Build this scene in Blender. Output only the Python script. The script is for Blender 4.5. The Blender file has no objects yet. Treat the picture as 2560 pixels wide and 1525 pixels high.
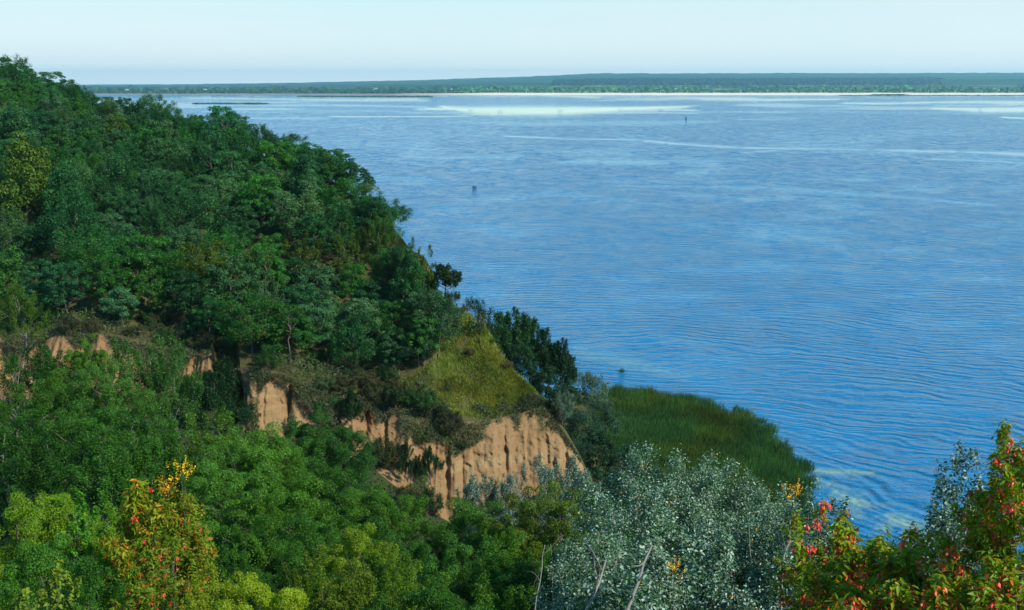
import bpy, math, random
import numpy as np
from mathutils import Vector
R = math.radians
scn = bpy.context.scene
COL = scn.collection

HAZE = 4.8e-5
# ------------------------------------------------------------------ camera
CAMZ, PITCH, FPX = 60.0, R(12.0), 1050.0
cam_d = bpy.data.cameras.new("camera"); cam = bpy.data.objects.new("camera", cam_d); COL.objects.link(cam)
cam.location = (0, 0, CAMZ); cam.rotation_euler = (R(90) - PITCH, 0, 0)
cam_d.sensor_width = 36; cam_d.lens = 36 * FPX / 1024; cam_d.clip_start = 0.2; cam_d.clip_end = 60000
scn.camera = cam
# ------------------------------------------------------------------ light
SUN_EL, SUN_AZ = 40.0, 122.0          # azimuth clockwise from the view direction
w = bpy.data.worlds.new("World"); scn.world = w; w.use_nodes = True
nt = w.node_tree; nt.nodes.clear()
wo = nt.nodes.new("ShaderNodeOutputWorld"); bg = nt.nodes.new("ShaderNodeBackground")
sky = nt.nodes.new("ShaderNodeTexSky"); sky.sky_type = 'NISHITA'; sky.sun_disc = False
sky.sun_elevation = R(SUN_EL); sky.sun_rotation = R(SUN_AZ); sky.air_density = 1.0; sky.dust_density = 0.6; sky.ozone_density = 3.0
# thin pale veil of haze and cloud that thickens towards the horizon
tc = nt.nodes.new("ShaderNodeTexCoord"); sx = nt.nodes.new("ShaderNodeSeparateXYZ")
nt.links.new(tc.outputs["Generated"], sx.inputs[0])
ramp = nt.nodes.new("ShaderNodeValToRGB"); cr = ramp.color_ramp
cr.elements[0].position = 0.0; cr.elements[0].color = (.97, .97, .97, 1)
cr.elements[1].position = 0.55; cr.elements[1].color = (.06, .06, .06, 1)
e = cr.elements.new(.07); e.color = (.80, .80, .80, 1)
e = cr.elements.new(.105); e.color = (.16, .16, .16, 1)
nt.links.new(sx.outputs["Z"], ramp.inputs[0])
ns = nt.nodes.new("ShaderNodeTexNoise"); ns.inputs["Scale"].default_value = 3.0; ns.inputs["Detail"].default_value = 4
mp = nt.nodes.new("ShaderNodeMapping"); mp.inputs["Scale"].default_value = (1, 1, 4)
nt.links.new(tc.outputs["Generated"], mp.inputs[0]); nt.links.new(mp.outputs[0], ns.inputs[0])
ml = nt.nodes.new("ShaderNodeMath"); ml.operation = 'MULTIPLY_ADD'; ml.inputs[1].default_value = .16; ml.inputs[2].default_value = -.08
nt.links.new(ns.outputs[0], ml.inputs[0])
ad = nt.nodes.new("ShaderNodeMath"); ad.operation = 'ADD'; ad.use_clamp = True
nt.links.new(ramp.outputs[0], ad.inputs[0]); nt.links.new(ml.outputs[0], ad.inputs[1])
mx = nt.nodes.new("ShaderNodeMix"); mx.data_type = 'RGBA'
tint = nt.nodes.new("ShaderNodeMix"); tint.data_type = 'RGBA'; tint.blend_type = 'MULTIPLY'; tint.inputs[0].default_value = 1; tint.inputs[7].default_value = (.20, 1.20, 1.32, 1)
nt.links.new(sky.outputs[0], tint.inputs[6])
nt.links.new(ad.outputs[0], mx.inputs[0]); nt.links.new(tint.outputs[2], mx.inputs[6]); 
vr = nt.nodes.new("ShaderNodeValToRGB"); vr.color_ramp.elements[0].position = 0.; vr.color_ramp.elements[0].color = (8.4, 8.9, 9.0, 1); vr.color_ramp.elements[1].position = .06; vr.color_ramp.elements[1].color = (6.4, 6.8, 6.9, 1)
vr.color_ramp.elements.new(.02).color = (7.0, 7.4, 7.5, 1)
nt.links.new(sx.outputs["Z"], vr.inputs[0]); nt.links.new(vr.outputs[0], mx.inputs[7])
nt.links.new(mx.outputs[2], bg.inputs[0]); bg.inputs[1].default_value = 0.10
nt.links.new(bg.outputs[0], wo.inputs[0])
sd = bpy.data.lights.new("sun", 'SUN'); sd.energy = 4.4; sd.angle = R(0.6); sd.color = (1, .94, .84)
sun = bpy.data.objects.new("sun", sd); COL.objects.link(sun)
sv = Vector((math.sin(R(SUN_AZ)) * math.cos(R(SUN_EL)), math.cos(R(SUN_AZ)) * math.cos(R(SUN_EL)), math.sin(R(SUN_EL))))
sun.rotation_euler = sv.to_track_quat('Z', 'Y').to_euler(); sun.location = (60, -40, 120)
scn.view_settings.view_transform = 'Standard'; scn.view_settings.look = 'None'
scn.view_settings.gamma = 1; scn.view_settings.exposure = 0.5
cy = scn.cycles
cy.max_bounces = 6; cy.diffuse_bounces = 3; cy.glossy_bounces = 2; cy.transmission_bounces = 3; cy.transparent_max_bounces = 4; cy.volume_bounces = 0
cy.use_denoising = True; cy.denoiser = 'OPENIMAGEDENOISE'; cy.denoising_input_passes = 'RGB_ALBEDO_NORMAL'; cy.denoising_prefilter = 'ACCURATE'

# ------------------------------------------------------------------ helpers
def ray(px, py):
    X = (px - 512) / FPX; Y = (305 - py) / FPX
    return X, math.cos(PITCH) + Y * math.sin(PITCH), -math.sin(PITCH) + Y * math.cos(PITCH)
def at(px, py, D):
    x, y, z = ray(px, py); t = D / y
    return x * t, D, CAMZ + z * t
def on_z(px, py, z0=0.):
    x, y, z = ray(px, py); t = (z0 - CAMZ) / z
    return x * t, y * t
def proj(x, y, z):
    dz = z - CAMZ
    f = y * math.cos(PITCH) - dz * math.sin(PITCH); u = y * math.sin(PITCH) + dz * math.cos(PITCH)
    return 512 + FPX * x / f, 305 - FPX * u / f

def _h(i, j, k, s):
    n = (i * 374761393 + j * 668265263 + k * 2147483647 + s * 1274126177) & 0xffffffff
    n = ((n ^ (n >> 13)) * 1274126177) & 0xffffffff
    n = (n ^ (n >> 16)) & 0xffffffff
    return n / 4294967295.0
def noise(x, y, z=0., s=0):
    x, y, z = np.broadcast_arrays(np.asarray(x, float), np.asarray(y, float), np.asarray(z, float))
    xi, yi, zi = np.floor(x).astype(np.int64), np.floor(y).astype(np.int64), np.floor(z).astype(np.int64)
    fx, fy, fz = x - xi, y - yi, z - zi
    fx, fy, fz = [f * f * (3 - 2 * f) for f in (fx, fy, fz)]
    r = 0
    for a in (0, 1):
        for b in (0, 1):
            for c in (0, 1):
                r = r + _h(xi + a, yi + b, zi + c, s) * (fx if a else 1 - fx) * (fy if b else 1 - fy) * (fz if c else 1 - fz)
    return r * 2 - 1
def fbm(x, y, z=0., s=0, o=4):
    r, a, f = 0, 1., 1.
    for i in range(o):
        r = r + a * noise(np.asarray(x) * f, np.asarray(y) * f, np.asarray(z) * f, s + i); a *= .5; f *= 2.03
    return r

def mesh(name, V, F, mats, smooth=False, attrs=None, cols=None, midx=None):
    """F: list of (faces array n x k)"""
    me = bpy.data.meshes.new(name)
    V = np.asarray(V, np.float32); me.vertices.add(len(V)); me.vertices.foreach_set("co", V.ravel())
    F = [np.asarray(f, np.int32) for f in F if len(f)]
    nl = sum(f.size for f in F); npoly = sum(len(f) for f in F)
    me.loops.add(nl); me.polygons.add(npoly)
    me.loops.foreach_set("vertex_index", np.concatenate([f.ravel() for f in F]))
    tot = np.concatenate([np.full(len(f), f.shape[1], np.int32) for f in F])
    st = np.concatenate([[0], np.cumsum(tot)[:-1]]).astype(np.int32)
    me.polygons.foreach_set("loop_start", st); me.polygons.foreach_set("loop_total", tot)
    if smooth: me.polygons.foreach_set("use_smooth", np.ones(npoly, bool))
    if midx is not None: me.polygons.foreach_set("material_index", np.asarray(midx, np.int32))
    for k, v in (attrs or {}).items():
        at_ = me.attributes.new(k, 'FLOAT', 'POINT'); at_.data.foreach_set("value", np.asarray(v, np.float32))
    for m in (mats if isinstance(mats, (list, tuple)) else [mats]): me.materials.append(m)
    me.update(); me.validate()
    return me
def link(name, me, parent=None, loc=None):
    o = bpy.data.objects.new(name, me); COL.objects.link(o)
    if parent: o.parent = parent
    if loc is not None: o.location = loc
    return o
def tag(o, label=None, cat=None, group=None, kind=None):
    for k, v in (("label", label), ("category", cat), ("group", group), ("kind", kind)):
        if v: o[k] = v
    return o
def empty(name, loc, rz=0., sc=1.):
    o = bpy.data.objects.new(name, None); COL.objects.link(o); o.location = loc; o.rotation_euler = (0, 0, rz)
    o.scale = (sc, sc, sc) if not hasattr(sc, '__len__') else sc; o.empty_display_size = .3
    return o

class Tubes:
    def __init__(s): s.V = []; s.F = []; s.n = 0
    def add(s, pts, rad, sides=5):
        pts = np.asarray(pts, float); m = len(pts)
        d = np.gradient(pts, axis=0); d /= np.linalg.norm(d, axis=1)[:, None] + 1e-9
        ref = np.array([0.31, .95, .1]); u = np.cross(d, ref); u /= np.linalg.norm(u, axis=1)[:, None] + 1e-9
        v = np.cross(d, u); th = np.arange(sides) / sides * 2 * np.pi
        rr = np.asarray(rad, float)[:, None, None]
        V = pts[:, None] + rr * (np.cos(th)[None, :, None] * u[:, None] + np.sin(th)[None, :, None] * v[:, None])
        i = np.arange(m - 1)[:, None] * sides; j = np.arange(sides)[None]; j2 = (j + 1) % sides
        F = np.stack([i + j, i + j2, i + sides + j2, i + sides + j], -1).reshape(-1, 4) + s.n
        s.V.append(V.reshape(-1, 3)); s.F.append(F); s.n += m * sides
    def build(s, name, mat): return mesh(name, np.concatenate(s.V), [np.concatenate(s.F)], mat, smooth=True)
def curve(a, b, rng, n=5, bend=.12, sag=0.):
    a, b = np.asarray(a, float), np.asarray(b, float); t = np.linspace(0, 1, n)[:, None]
    L = np.linalg.norm(b - a); off = rng.normal(0, bend * L, 3)
    p = a + (b - a) * t + off * (np.sin(np.pi * t)) + rng.normal(0, .012 * L, (n, 3)) * np.sin(np.pi * t)
    p[:, 2] += sag * L * np.sin(np.pi * t[:, 0]); return p

# ------------------------------------------------------------------ materials
def new_mat(name):
    m = bpy.data.materials.new(name); m.use_nodes = True; t = m.node_tree; b = t.nodes["Principled BSDF"]
    return m, t, b
def N(t, kind, **kw):
    n = t.nodes.new("ShaderNode" + kind)
    for k, v in kw.items():
        if k in ("op", "operation"): n.operation = v
        elif k.startswith("i_"): n.inputs[k[2:].replace("_", " ")].default_value = v
        else: setattr(n, k, v)
    return n
def mixc(t, fac, a, b, blend='MIX'):
    n = t.nodes.new("ShaderNodeMix"); n.data_type = 'RGBA'; n.blend_type = blend
    for s, v in ((0, fac), (6, a), (7, b)):
        if isinstance(v, bpy.types.NodeSocket): t.links.new(v, n.inputs[s])
        else: n.inputs[s].default_value = v if not hasattr(v, '__len__') else (*v, 1)[:4]
    return n.outputs[2]
def math_(t, op, a, b=None, c=None, clamp=False):
    n = t.nodes.new("ShaderNodeMath"); n.operation = op; n.use_clamp = clamp
    for s, v in ((0, a), (1, b), (2, c)):
        if v is None: continue
        if isinstance(v, bpy.types.NodeSocket): t.links.new(v, n.inputs[s])
        else: n.inputs[s].default_value = v
    return n.outputs[0]
def attr(t, name): return N(t, "Attribute", attribute_name=name).outputs["Fac"]
def noise_n(t, scale, detail=3, vec=None, mscale=None, rough=.5, out=0):
    n = N(t, "TexNoise"); n.inputs["Scale"].default_value = scale; n.inputs["Detail"].default_value = detail; n.inputs["Roughness"].default_value = rough
    if vec is None: vec = N(t, "NewGeometry").outputs["Position"]
    if mscale: 
        m = N(t, "Mapping"); m.inputs["Scale"].default_value = mscale; t.links.new(vec, m.inputs[0]); vec = m.outputs[0]
    t.links.new(vec, n.inputs["Vector"]); return n.outputs[out]

def leaf_mat(name, rough=.5, spec=.2, trans=.35, warm=(1.55, 1.2, .3), warm_amt=.25, tip=None):
    """colour = object colour x leaf tint, a share of the leaves turned warmer"""
    m, t, b = new_mat(name)
    oc = N(t, "ObjectInfo").outputs["Color"]; a = attr(t, "tint"); a2 = attr(t, "turn")
    k = math_(t, 'MULTIPLY_ADD', a, 1.1, .45)
    c = mixc(t, 1., oc, (1, 1, 1), 'MULTIPLY')
    vm = N(t, "VectorMath", operation='SCALE'); t.links.new(c, vm.inputs[0]); t.links.new(k, vm.inputs["Scale"]); c = vm.outputs[0]
    wv = N(t, "VectorMath", operation='MULTIPLY'); t.links.new(c, wv.inputs[0]); wv.inputs[1].default_value = warm
    f = math_(t, 'SMOOTHSTEP', a2, 0, 0) if False else math_(t, 'MULTIPLY', math_(t, 'SUBTRACT', a2, 1 - warm_amt, clamp=True), 1 / max(warm_amt, .01), clamp=True)
    c = mixc(t, f, c, wv.outputs[0])
    if tip:   # pale felted leaf undersides seen on about half the leaves, a few autumn ones
        g = math_(t, 'GREATER_THAN', a2, tip[0]); c = mixc(t, g, c, tip[1])
        g = math_(t, 'GREATER_THAN', a2, tip[2]); c = mixc(t, g, c, tip[3])
    t.links.new(c, b.inputs["Base Color"]); b.inputs["Roughness"].default_value = rough
    b.inputs["Specular IOR Level"].default_value = spec
    tr = N(t, "BsdfTranslucent"); cc = mixc(t, 1., c, (1.1, 1.25, .55), 'MULTIPLY'); t.links.new(cc, tr.inputs[0])
    ms = N(t, "MixShader"); ms.inputs[0].default_value = trans
    t.links.new(b.outputs[0], ms.inputs[1]); t.links.new(tr.outputs[0], ms.inputs[2])
    t.links.new(ms.outputs[0], t.nodes["Material Output"].inputs[0]); return m
M_LEAF = leaf_mat("leaf_green")
M_LEAF_SILVER = leaf_mat("leaf_silver", rough=.45, spec=.45, trans=.2, warm_amt=.01, tip=(.70, (.27, .37, .29), .9965, (.75, .33, .02)))
M_LEAF_MAPLE = leaf_mat("leaf_maple", rough=.45, trans=.4, warm=(2.8, .5, .3), warm_amt=.22)
def bark(name, c1, c2):
    m, t, b = new_mat(name); f = noise_n(t, 6, 4, mscale=(1, 1, .3))
    t.links.new(mixc(t, f, c1, c2), b.inputs["Base Color"]); b.inputs["Roughness"].default_value = .85; return m
M_BARK = bark("bark_brown", (.05, .04, .03), (.14, .11, .085))
M_BARK_GREY = bark("bark_grey", (.10, .09, .08), (.24, .22, .19))
M_BARK_PALE = bark("bark_pale", (.20, .19, .17), (.40, .38, .35))
def fruit_mat():
    m, t, b = new_mat("red_keys"); a = attr(t, "tint")
    c = mixc(t, a, (.72, .03, .03), (.85, .16, .04)); t.links.new(c, b.inputs["Base Color"]); b.inputs["Roughness"].default_value = .5; return m
M_FRUIT = fruit_mat()

def soil_mat():
    m, t, b = new_mat("loess")
    f = noise_n(t, .5, 6, mscale=(1.2, 1.2, .5)); g = noise_n(t, 3.5, 5, mscale=(1.6, 1.6, .45), rough=.65); h = noise_n(t, .16, 3)
    c = mixc(t, f, (.115, .070, .028), (.30, .185, .078)); c = mixc(t, math_(t, 'MULTIPLY', g, .55), c, (.33, .17, .09))
    r = N(t, "ValToRGB"); r.color_ramp.elements[0].position = .52; r.color_ramp.elements[1].position = .66; t.links.new(h, r.inputs[0])
    c = mixc(t, math_(t, 'MULTIPLY', r.outputs[0], .35), c, (.26, .22, .10))
    lay = noise_n(t, 1., 4, mscale=(.03, .03, 1.1)); rl = N(t, "ValToRGB"); rl.color_ramp.elements[0].position = .5; rl.color_ramp.elements[1].position = .62; t.links.new(lay, rl.inputs[0])
    c = mixc(t, math_(t, 'MULTIPLY', rl.outputs[0], .4), c, (.31, .21, .105))
    rt = noise_n(t, 2.2, 6, mscale=(2.5, 2.5, .35), rough=.7); rr_ = N(t, "ValToRGB"); rr_.color_ramp.elements[0].position = .55; rr_.color_ramp.elements[1].position = .68; t.links.new(rt, rr_.inputs[0])
    c = mixc(t, math_(t, 'MULTIPLY', rr_.outputs[0], .6), c, (.11, .075, .045))
    s = attr(t, "sod"); c = mixc(t, s, c, (.075, .052, .04))
    t.links.new(c, b.inputs["Base Color"]); b.inputs["Roughness"].default_value = .95; b.inputs["Specular IOR Level"].default_value = .1
    bp = N(t, "Bump"); bp.inputs["Strength"].default_value = .8; bp.inputs["Distance"].default_value = .18
    t.links.new(noise_n(t, 2.6, 6, mscale=(2.2, 2.2, .5), rough=.7), bp.inputs["Height"]); t.links.new(bp.outputs[0], b.inputs["Normal"]); return m
def turf_mat(name, dark, light, dry):
    m, t, b = new_mat(name); f = noise_n(t, .45, 5); g = noise_n(t, 3., 4)
    c = mixc(t, f, dark, light); c = mixc(t, math_(t, 'MULTIPLY', g, .8), c, dry)
    t.links.new(c, b.inputs["Base Color"]); b.inputs["Roughness"].default_value = 1; b.inputs["Specular IOR Level"].default_value = .1
    bp = N(t, "Bump"); bp.inputs["Strength"].default_value = .7; bp.inputs["Distance"].default_value = .15
    t.links.new(noise_n(t, 5, 4), bp.inputs["Height"]); t.links.new(bp.outputs[0], b.inputs["Normal"]); return m
M_SOIL = soil_mat()
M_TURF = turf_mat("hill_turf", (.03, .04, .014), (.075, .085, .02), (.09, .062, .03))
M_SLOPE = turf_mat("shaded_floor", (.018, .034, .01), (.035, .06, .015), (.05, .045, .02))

# ------------------------------------------------------------------ terrain
def line(pp, extra=()):
    P = []
    for px, py, D in pp: x, y, z = at(px, py, D); P.append((x / y, y, z))
    P += list(extra); P.sort(); P = np.array(P); return P
NOSE = [(.085, 0, 0)]
Lr = line([(0, 79, 230), (45, 100, 226), (72, 106, 223), (90, 117, 220), (170, 130, 212), (240, 149, 198), (300, 166, 185), (345, 190, 170), (385, 222, 155), (398, 236, 150), (412, 250, 143), (424, 258, 139), (431, 268, 136), (437, 290, 134), (443, 303, 133),
           (468, 315, 130), (488, 329, 127), (505, 360, 124.3), (515, 375, 123), (533, 389, 121.6), (545, 403, 120.4), (560, 425, 119), (573, 444, 118), (583, 462, 117)],
          [(-.9, 235, 70), (-.6, 232, 66), (.080, 116, 11.5), (.10, 115, 7), (.14, 114, 4), (.2, 112, 2), (.28, 110, 1), (.5, 106, .5), (1., 100, .5)])
Lt = line([(-90, 336, 128), (0, 336, 126), (30, 336, 125), (60, 330, 124), (100, 333, 122), (150, 343, 122), (180, 349, 121), (212, 351, 120), (217, 352, 124.5), (236, 356, 124), (240, 367, 117), (265, 369, 116), (290, 377, 116), (330, 393, 116),
           (365, 396, 117), (383, 400, 118), (400, 416, 115), (430, 423, 115), (480, 421, 117), (520, 413, 119), (545, 405, 120), (560, 427, 118.5), (573, 446, 117.5), (583, 464, 116.5)],
          [(-.9, 140, 31), (.080, 115.5, 11), (.10, 114, 6.5), (.14, 113, 3.6), (.2, 111, 1.8), (.28, 109, .9), (.5, 105, .5), (1., 99, .5)])
Lb = line([(-90, 400, 122), (0, 400, 120), (60, 398, 118), (100, 395, 117), (180, 405, 115), (212, 408, 114), (217, 406, 121), (236, 410, 119), (241, 432, 112), (300, 440, 111), (365, 462, 110), (400, 490, 108.5),
           (430, 512, 107.5), (450, 522, 107), (480, 516, 108), (520, 500, 111), (545, 492, 113), (565, 484, 114), (584, 476, 115)],
          [(-.9, 134, 20), (.080, 113.5, 9.5), (.10, 112, 5.8), (.14, 111, 3.2), (.2, 109, 1.6), (.28, 107, .8), (.5, 103, .5), (1., 97, .5)])
Lts = np.array([p for p in Lt if not (-.301 < p[0] < -.268)])      # the rim without the ravine
def zat(L, a): return np.interp(a, L[:, 0], L[:, 1]), np.interp(a, L[:, 0], L[:, 2])
def tab(a, *kv): return np.interp(a, [k for k, _ in kv], [v for _, v in kv])
def prof(a):
    """profile knots (y, z) of the slope seen along direction a = x / y, near to far"""
    a = np.asarray(a, float); o = np.ones_like(a)
    yb, zb = zat(Lb, a); yt, zt = zat(Lt, a); yr, zr = zat(Lr, a)
    K = [(-12 * o, 59.5 * o), (1 * o, 58.3 * o), (8 * o, tab(a, (-.5, 53.5), (0, 52.5), (.4, 53.2))), (20 * o, tab(a, (-.5, 45), (0, 43), (.3, 43.5))),
         (40 * o, tab(a, (-.5, 37), (0, 32.5), (.3, 31))), (65 * o, tab(a, (-.5, 32), (-.25, 28), (0, 22), (.2, 15), (.35, 14))),
         (92 * o, tab(a, (-.5, 26.5), (-.25, 21), (-.05, 12), (.05, 9), (.1, 5), (.3, 2.6)))]
    ys_, zs_ = zat(Lts, a); K += [(yb, zb), (yt, zt), (np.maximum(yt + .5, ys_ + (yr - ys_) * .09), zs_ + (zr - zs_) * .09), (yr, zr)]
    t = np.clip((a + .1) / .2, 0, 1)
    K += [(yr + 8, zr - 3 * (zr > 3) - .3), (yr + 26, np.minimum(zr * .38, 14) + .2), (yr + 45, np.minimum(zr * .16, 5) + .1), 
          (np.maximum(yr + 62, tab(a, (.02, 0), (.05, 205), (.1, 196), (.16, 180), (.25, 150), (.3, 0))) , -.1 * o), (np.maximum(yr + 75, 215), -1.6 * o)]
    if True:   # low right-hand shore: falls into the water sooner
        s = np.clip((a - .2) / .08, 0, 1)
        for i in (-4, -3, -2):
            K[i] = (K[i][0], K[i][1] * (1 - s) + s * (-.4))
    ys = np.stack([k[0] for k in K]); zs = np.stack([k[1] for k in K])
    ys = np.maximum.accumulate(ys + np.arange(len(K))[:, None] * 1e-3, axis=0)
    return ys, zs
def ground(x, y):
    ys, zs = prof(np.array([x / max(y, 1)])); return float(np.interp(y, ys[:, 0], zs[:, 0]))

cols = np.concatenate([np.linspace(-.85, -.52, 24)[:-1], np.linspace(-.52, .085, 760), np.linspace(.085, .9, 70)[1:]])
YS, ZS = prof(cols); KN = len(YS)
iB, iT, iR = 7, 8, 10
def sheet(name, i0, i1, rows, mat, bump, label=None):
    """loft the profile between knots i0 and i1"""
    T = np.concatenate([np.linspace(k, k + 1, rows[k - i0] + 1)[(0 if k == i0 else 1):] for k in range(i0, i1)])
    k = np.minimum(T.astype(int), i1 - 1); f = (T - k)[:, None]
    Y = YS[k] * (1 - f) + YS[k + 1] * f; Z = ZS[k] * (1 - f) + ZS[k + 1] * f
    X = cols[None] * Y
    X, Y, Z, at_ = bump(X, Y, Z, T)
    nr, nc = X.shape
    i = np.arange(nr - 1)[:, None] * nc; j = np.arange(nc - 1)[None]
    F = np.stack([i + j, i + j + 1, i + nc + j + 1, i + nc + j], -1).reshape(-1, 4)
    me = mesh(name, np.stack([X, Y, Z], -1).reshape(-1, 3), [F], mat, smooth=True, attrs={q: v.ravel() for q, v in at_.items()})
    return tag(link(name, me), kind='structure')
def b_near(X, Y, Z, T):
    e = np.clip((iB - T) / .3, 0, 1)[:, None] * np.clip(T, 0, 1)[:, None]
    return X, Y, Z + .5 * e * fbm(X / 5, Y / 5, 0, 3), {}
def edge_warp(X):   # scalloped erosion of the cliff seen from above
    g = 1.1 * fbm(X / 6., 0 * X, 0, 21, 3) + .55 * fbm(X / 1.9, 0 * X, 0, 25, 2)
    return g
def b_cliff(X, Y, Z, T):
    t = (T - iB)[:, None] * np.ones_like(X)     # 0 foot, 1 rim
    h = np.clip((X / Y - .075) / .03, 0, 1)     # cliff dies out past the nose
    env = np.sin(np.pi * np.clip(t, 0, 1)) ** .6 * (1 - h)
    prof_ = (np.clip(t, 0, 1) ** 1.6 - t) * 2.6 * (1 - h)      # steeper towards the rim
    fl = 1 - np.abs(noise(X / .6 + .25 * noise(X / 3, Z / 4, 0, 7), Z / 9, 0, 31)) * 2.2
    fl2 = 1 - np.abs(noise(X / 2.6, Z / 14, 0, 37)) * 2
    gash = np.clip(noise(X / .8 + .3 * noise(X / 2, Z / 2.5, 0, 43), Z / 22, 0, 41) - .36, 0, 1) * 2.6 * np.clip(1.3 - np.abs(t - .45) * 2, 0, 1)
    rough = .22 * fbm(X / .7, Y / .7, Z / 1.1, 45, 4)
    Y2 = Y - prof_ * -1 * 0 + edge_warp(X) * env * .9 + env * ((-.34 * fl) * np.clip(.9 + 1.1 * noise(X / 4., Z / 5, 0, 47), .05, 2) - .38 * fl2 + gash) + rough * env * 1.4 - prof_ * .9
    Z2 = Z + .12 * fbm(X / 1.2, Y, Z / .8, 51, 3) * env
    sod = np.clip((t - .955 + .05 * noise(X / 1.5, 0 * X, 0, 61)) / .03, 0, 1) * (1 - h) + h
    return X, Y2, Z2, {"sod": np.clip(sod, 0, 1)}
def b_hill(X, Y, Z, T):
    e = np.clip((T - iT) / 1.1, 0, 1)[:, None] * np.clip((iR + 4.5 - T), 0, 1)[:, None]
    n = np.clip((X / Y - .07) / .05, 0, 1)
    return X, Y, Z + e * (.45 * fbm(X / 6, Y / 6, 0, 71) + .14 * fbm(X / 1.2, Y / 1.2, 0, 75, 3)) * (1 - .8 * n), {}
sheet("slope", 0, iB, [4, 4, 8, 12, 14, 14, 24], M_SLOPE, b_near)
sheet("cliff", iB, iT, [90], M_SOIL, b_cliff)
sheet("hill", iT, KN - 1, [16, 80, 8, 14, 12, 10, 4], M_TURF, b_hill)

# ------------------------------------------------------------------ water
def water_mat():
    m, t, b = new_mat("lake_water"); geo = N(t, "NewGeometry"); pos = geo.outputs["Position"]
    sep = N(t, "SeparateXYZ"); t.links.new(pos, sep.inputs[0]); Yc = sep.outputs[1]
    calm = attr(t, "calm"); alg = attr(t, "algae")
    # open-water chop: random slopes of many sizes
    n1 = noise_n(t, .30, 8, vec=pos, mscale=(.7, 1, 1), rough=.74, out=1)
    s1 = N(t, "VectorMath", operation='SUBTRACT'); t.links.new(n1, s1.inputs[0]); s1.inputs[1].default_value = (.5, .5, .5)
    inv = math_(t, 'SUBTRACT', 1.0, math_(t, 'MULTIPLY', calm, .97)); amp = math_(t, 'MULTIPLY', math_(t, 'MULTIPLY', inv, inv), math_(t, 'MULTIPLY_ADD', math_(t, 'MULTIPLY', math_(t, 'SUBTRACT', Yc, 130), 1 / 700., clamp=True), .65, .4))
    s2 = N(t, "VectorMath", operation='SCALE'); t.links.new(s1.outputs[0], s2.inputs[0]); t.links.new(amp, s2.inputs["Scale"])
    s3 = N(t, "VectorMath", operation='MULTIPLY'); t.links.new(s2.outputs[0], s3.inputs[0]); s3.inputs[1].default_value = (1, 1, 0)
    n2 = noise_n(t, .085, 4, vec=pos, mscale=(1.2, .8, 1), rough=.8, out=1)
    q1 = N(t, "VectorMath", operation='SUBTRACT'); t.links.new(n2, q1.inputs[0]); q1.inputs[1].default_value = (.5, .5, .5)
    q2 = N(t, "VectorMath", operation='MULTIPLY'); t.links.new(q1.outputs[0], q2.inputs[0]); q2.inputs[1].default_value = (1.0, 2.0, 0)
    q3 = N(t, "VectorMath", operation='SCALE'); t.links.new(q2.outputs[0], q3.inputs[0]); t.links.new(amp, q3.inputs["Scale"])
    q4 = N(t, "VectorMath", operation='ADD'); t.links.new(s3.outputs[0], q4.inputs[0]); t.links.new(q3.outputs[0], q4.inputs[1])
    s4 = N(t, "VectorMath", operation='ADD'); t.links.new(q4.outputs[0], s4.inputs[0]); s4.inputs[1].default_value = (0, 0, 1)
    s5 = N(t, "VectorMath", operation='NORMALIZE'); t.links.new(s4.outputs[0], s5.inputs[0])
    # swell curling round the reed bed: rings about its middle, broken up by noise
    mp = N(t, "Mapping"); mp.inputs["Location"].default_value = (-8 * .72, -120, 0); mp.inputs["Scale"].default_value = (.72, 1, 1); t.links.new(pos, mp.inputs[0])
    wp = N(t, "VectorMath", operation='SUBTRACT'); t.links.new(noise_n(t, .022, 3, vec=pos, out=1), wp.inputs[0]); wp.inputs[1].default_value = (.5, .5, .5)
    wq = N(t, "VectorMath", operation='MULTIPLY'); t.links.new(wp.outputs[0], wq.inputs[0]); wq.inputs[1].default_value = (34, 34, 0)
    wr = N(t, "VectorMath", operation='ADD'); t.links.new(wq.outputs[0], wr.inputs[0]); t.links.new(mp.outputs[0], wr.inputs[1])
    def rings(scale, dist, dsc):
        wv = N(t, "TexWave", wave_type='RINGS', rings_direction='SPHERICAL'); t.links.new(wr.outputs[0], wv.inputs[0])
        wv.inputs["Scale"].default_value = scale; wv.inputs["Distortion"].default_value = dist; wv.inputs["Detail"].default_value = 2; wv.inputs["Detail Scale"].default_value = dsc; wv.inputs["Detail Roughness"].default_value = .55
        return wv.outputs["Fac"]
    h1 = rings(.085, 17, .10); h2 = rings(.15, 26, .20)
    brk = noise_n(t, .035, 4, vec=pos)
    hh = math_(t, 'ADD', math_(t, 'MULTIPLY', h1, .32), math_(t, 'MULTIPLY', h2, .20))
    hn = math_(t, 'ADD', math_(t, 'MULTIPLY', noise_n(t, .85, 4, vec=pos, mscale=(.5, 1.0, 1), rough=.55), .75), math_(t, 'MULTIPLY', noise_n(t, .28, 4, vec=pos, mscale=(.6, 1.0, 1), rough=.6), 1.25))
    hn = math_(t, 'MULTIPLY', hn, math_(t, 'MULTIPLY_ADD', noise_n(t, .018, 4, vec=pos, mscale=(.6, 1, 1)), 1.6, .1))
    hh = math_(t, 'ADD', math_(t, 'MULTIPLY', hh, math_(t, 'MULTIPLY_ADD', brk, 3.4, -.95, clamp=True)), hn)
    bp = N(t, "Bump"); t.links.new(math_(t, 'MULTIPLY', inv, inv), bp.inputs["Strength"]); bp.inputs["Distance"].default_value = 1.0
    t.links.new(hh, bp.inputs["Height"]); t.links.new(s5.outputs[0], bp.inputs["Normal"]); t.links.new(bp.outputs[0], b.inputs["Normal"])
    c = mixc(t, noise_n(t, .004, 4, vec=pos, mscale=(.4, 1, 1)), (.001, .100, .25), (.002, .138, .31))
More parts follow.
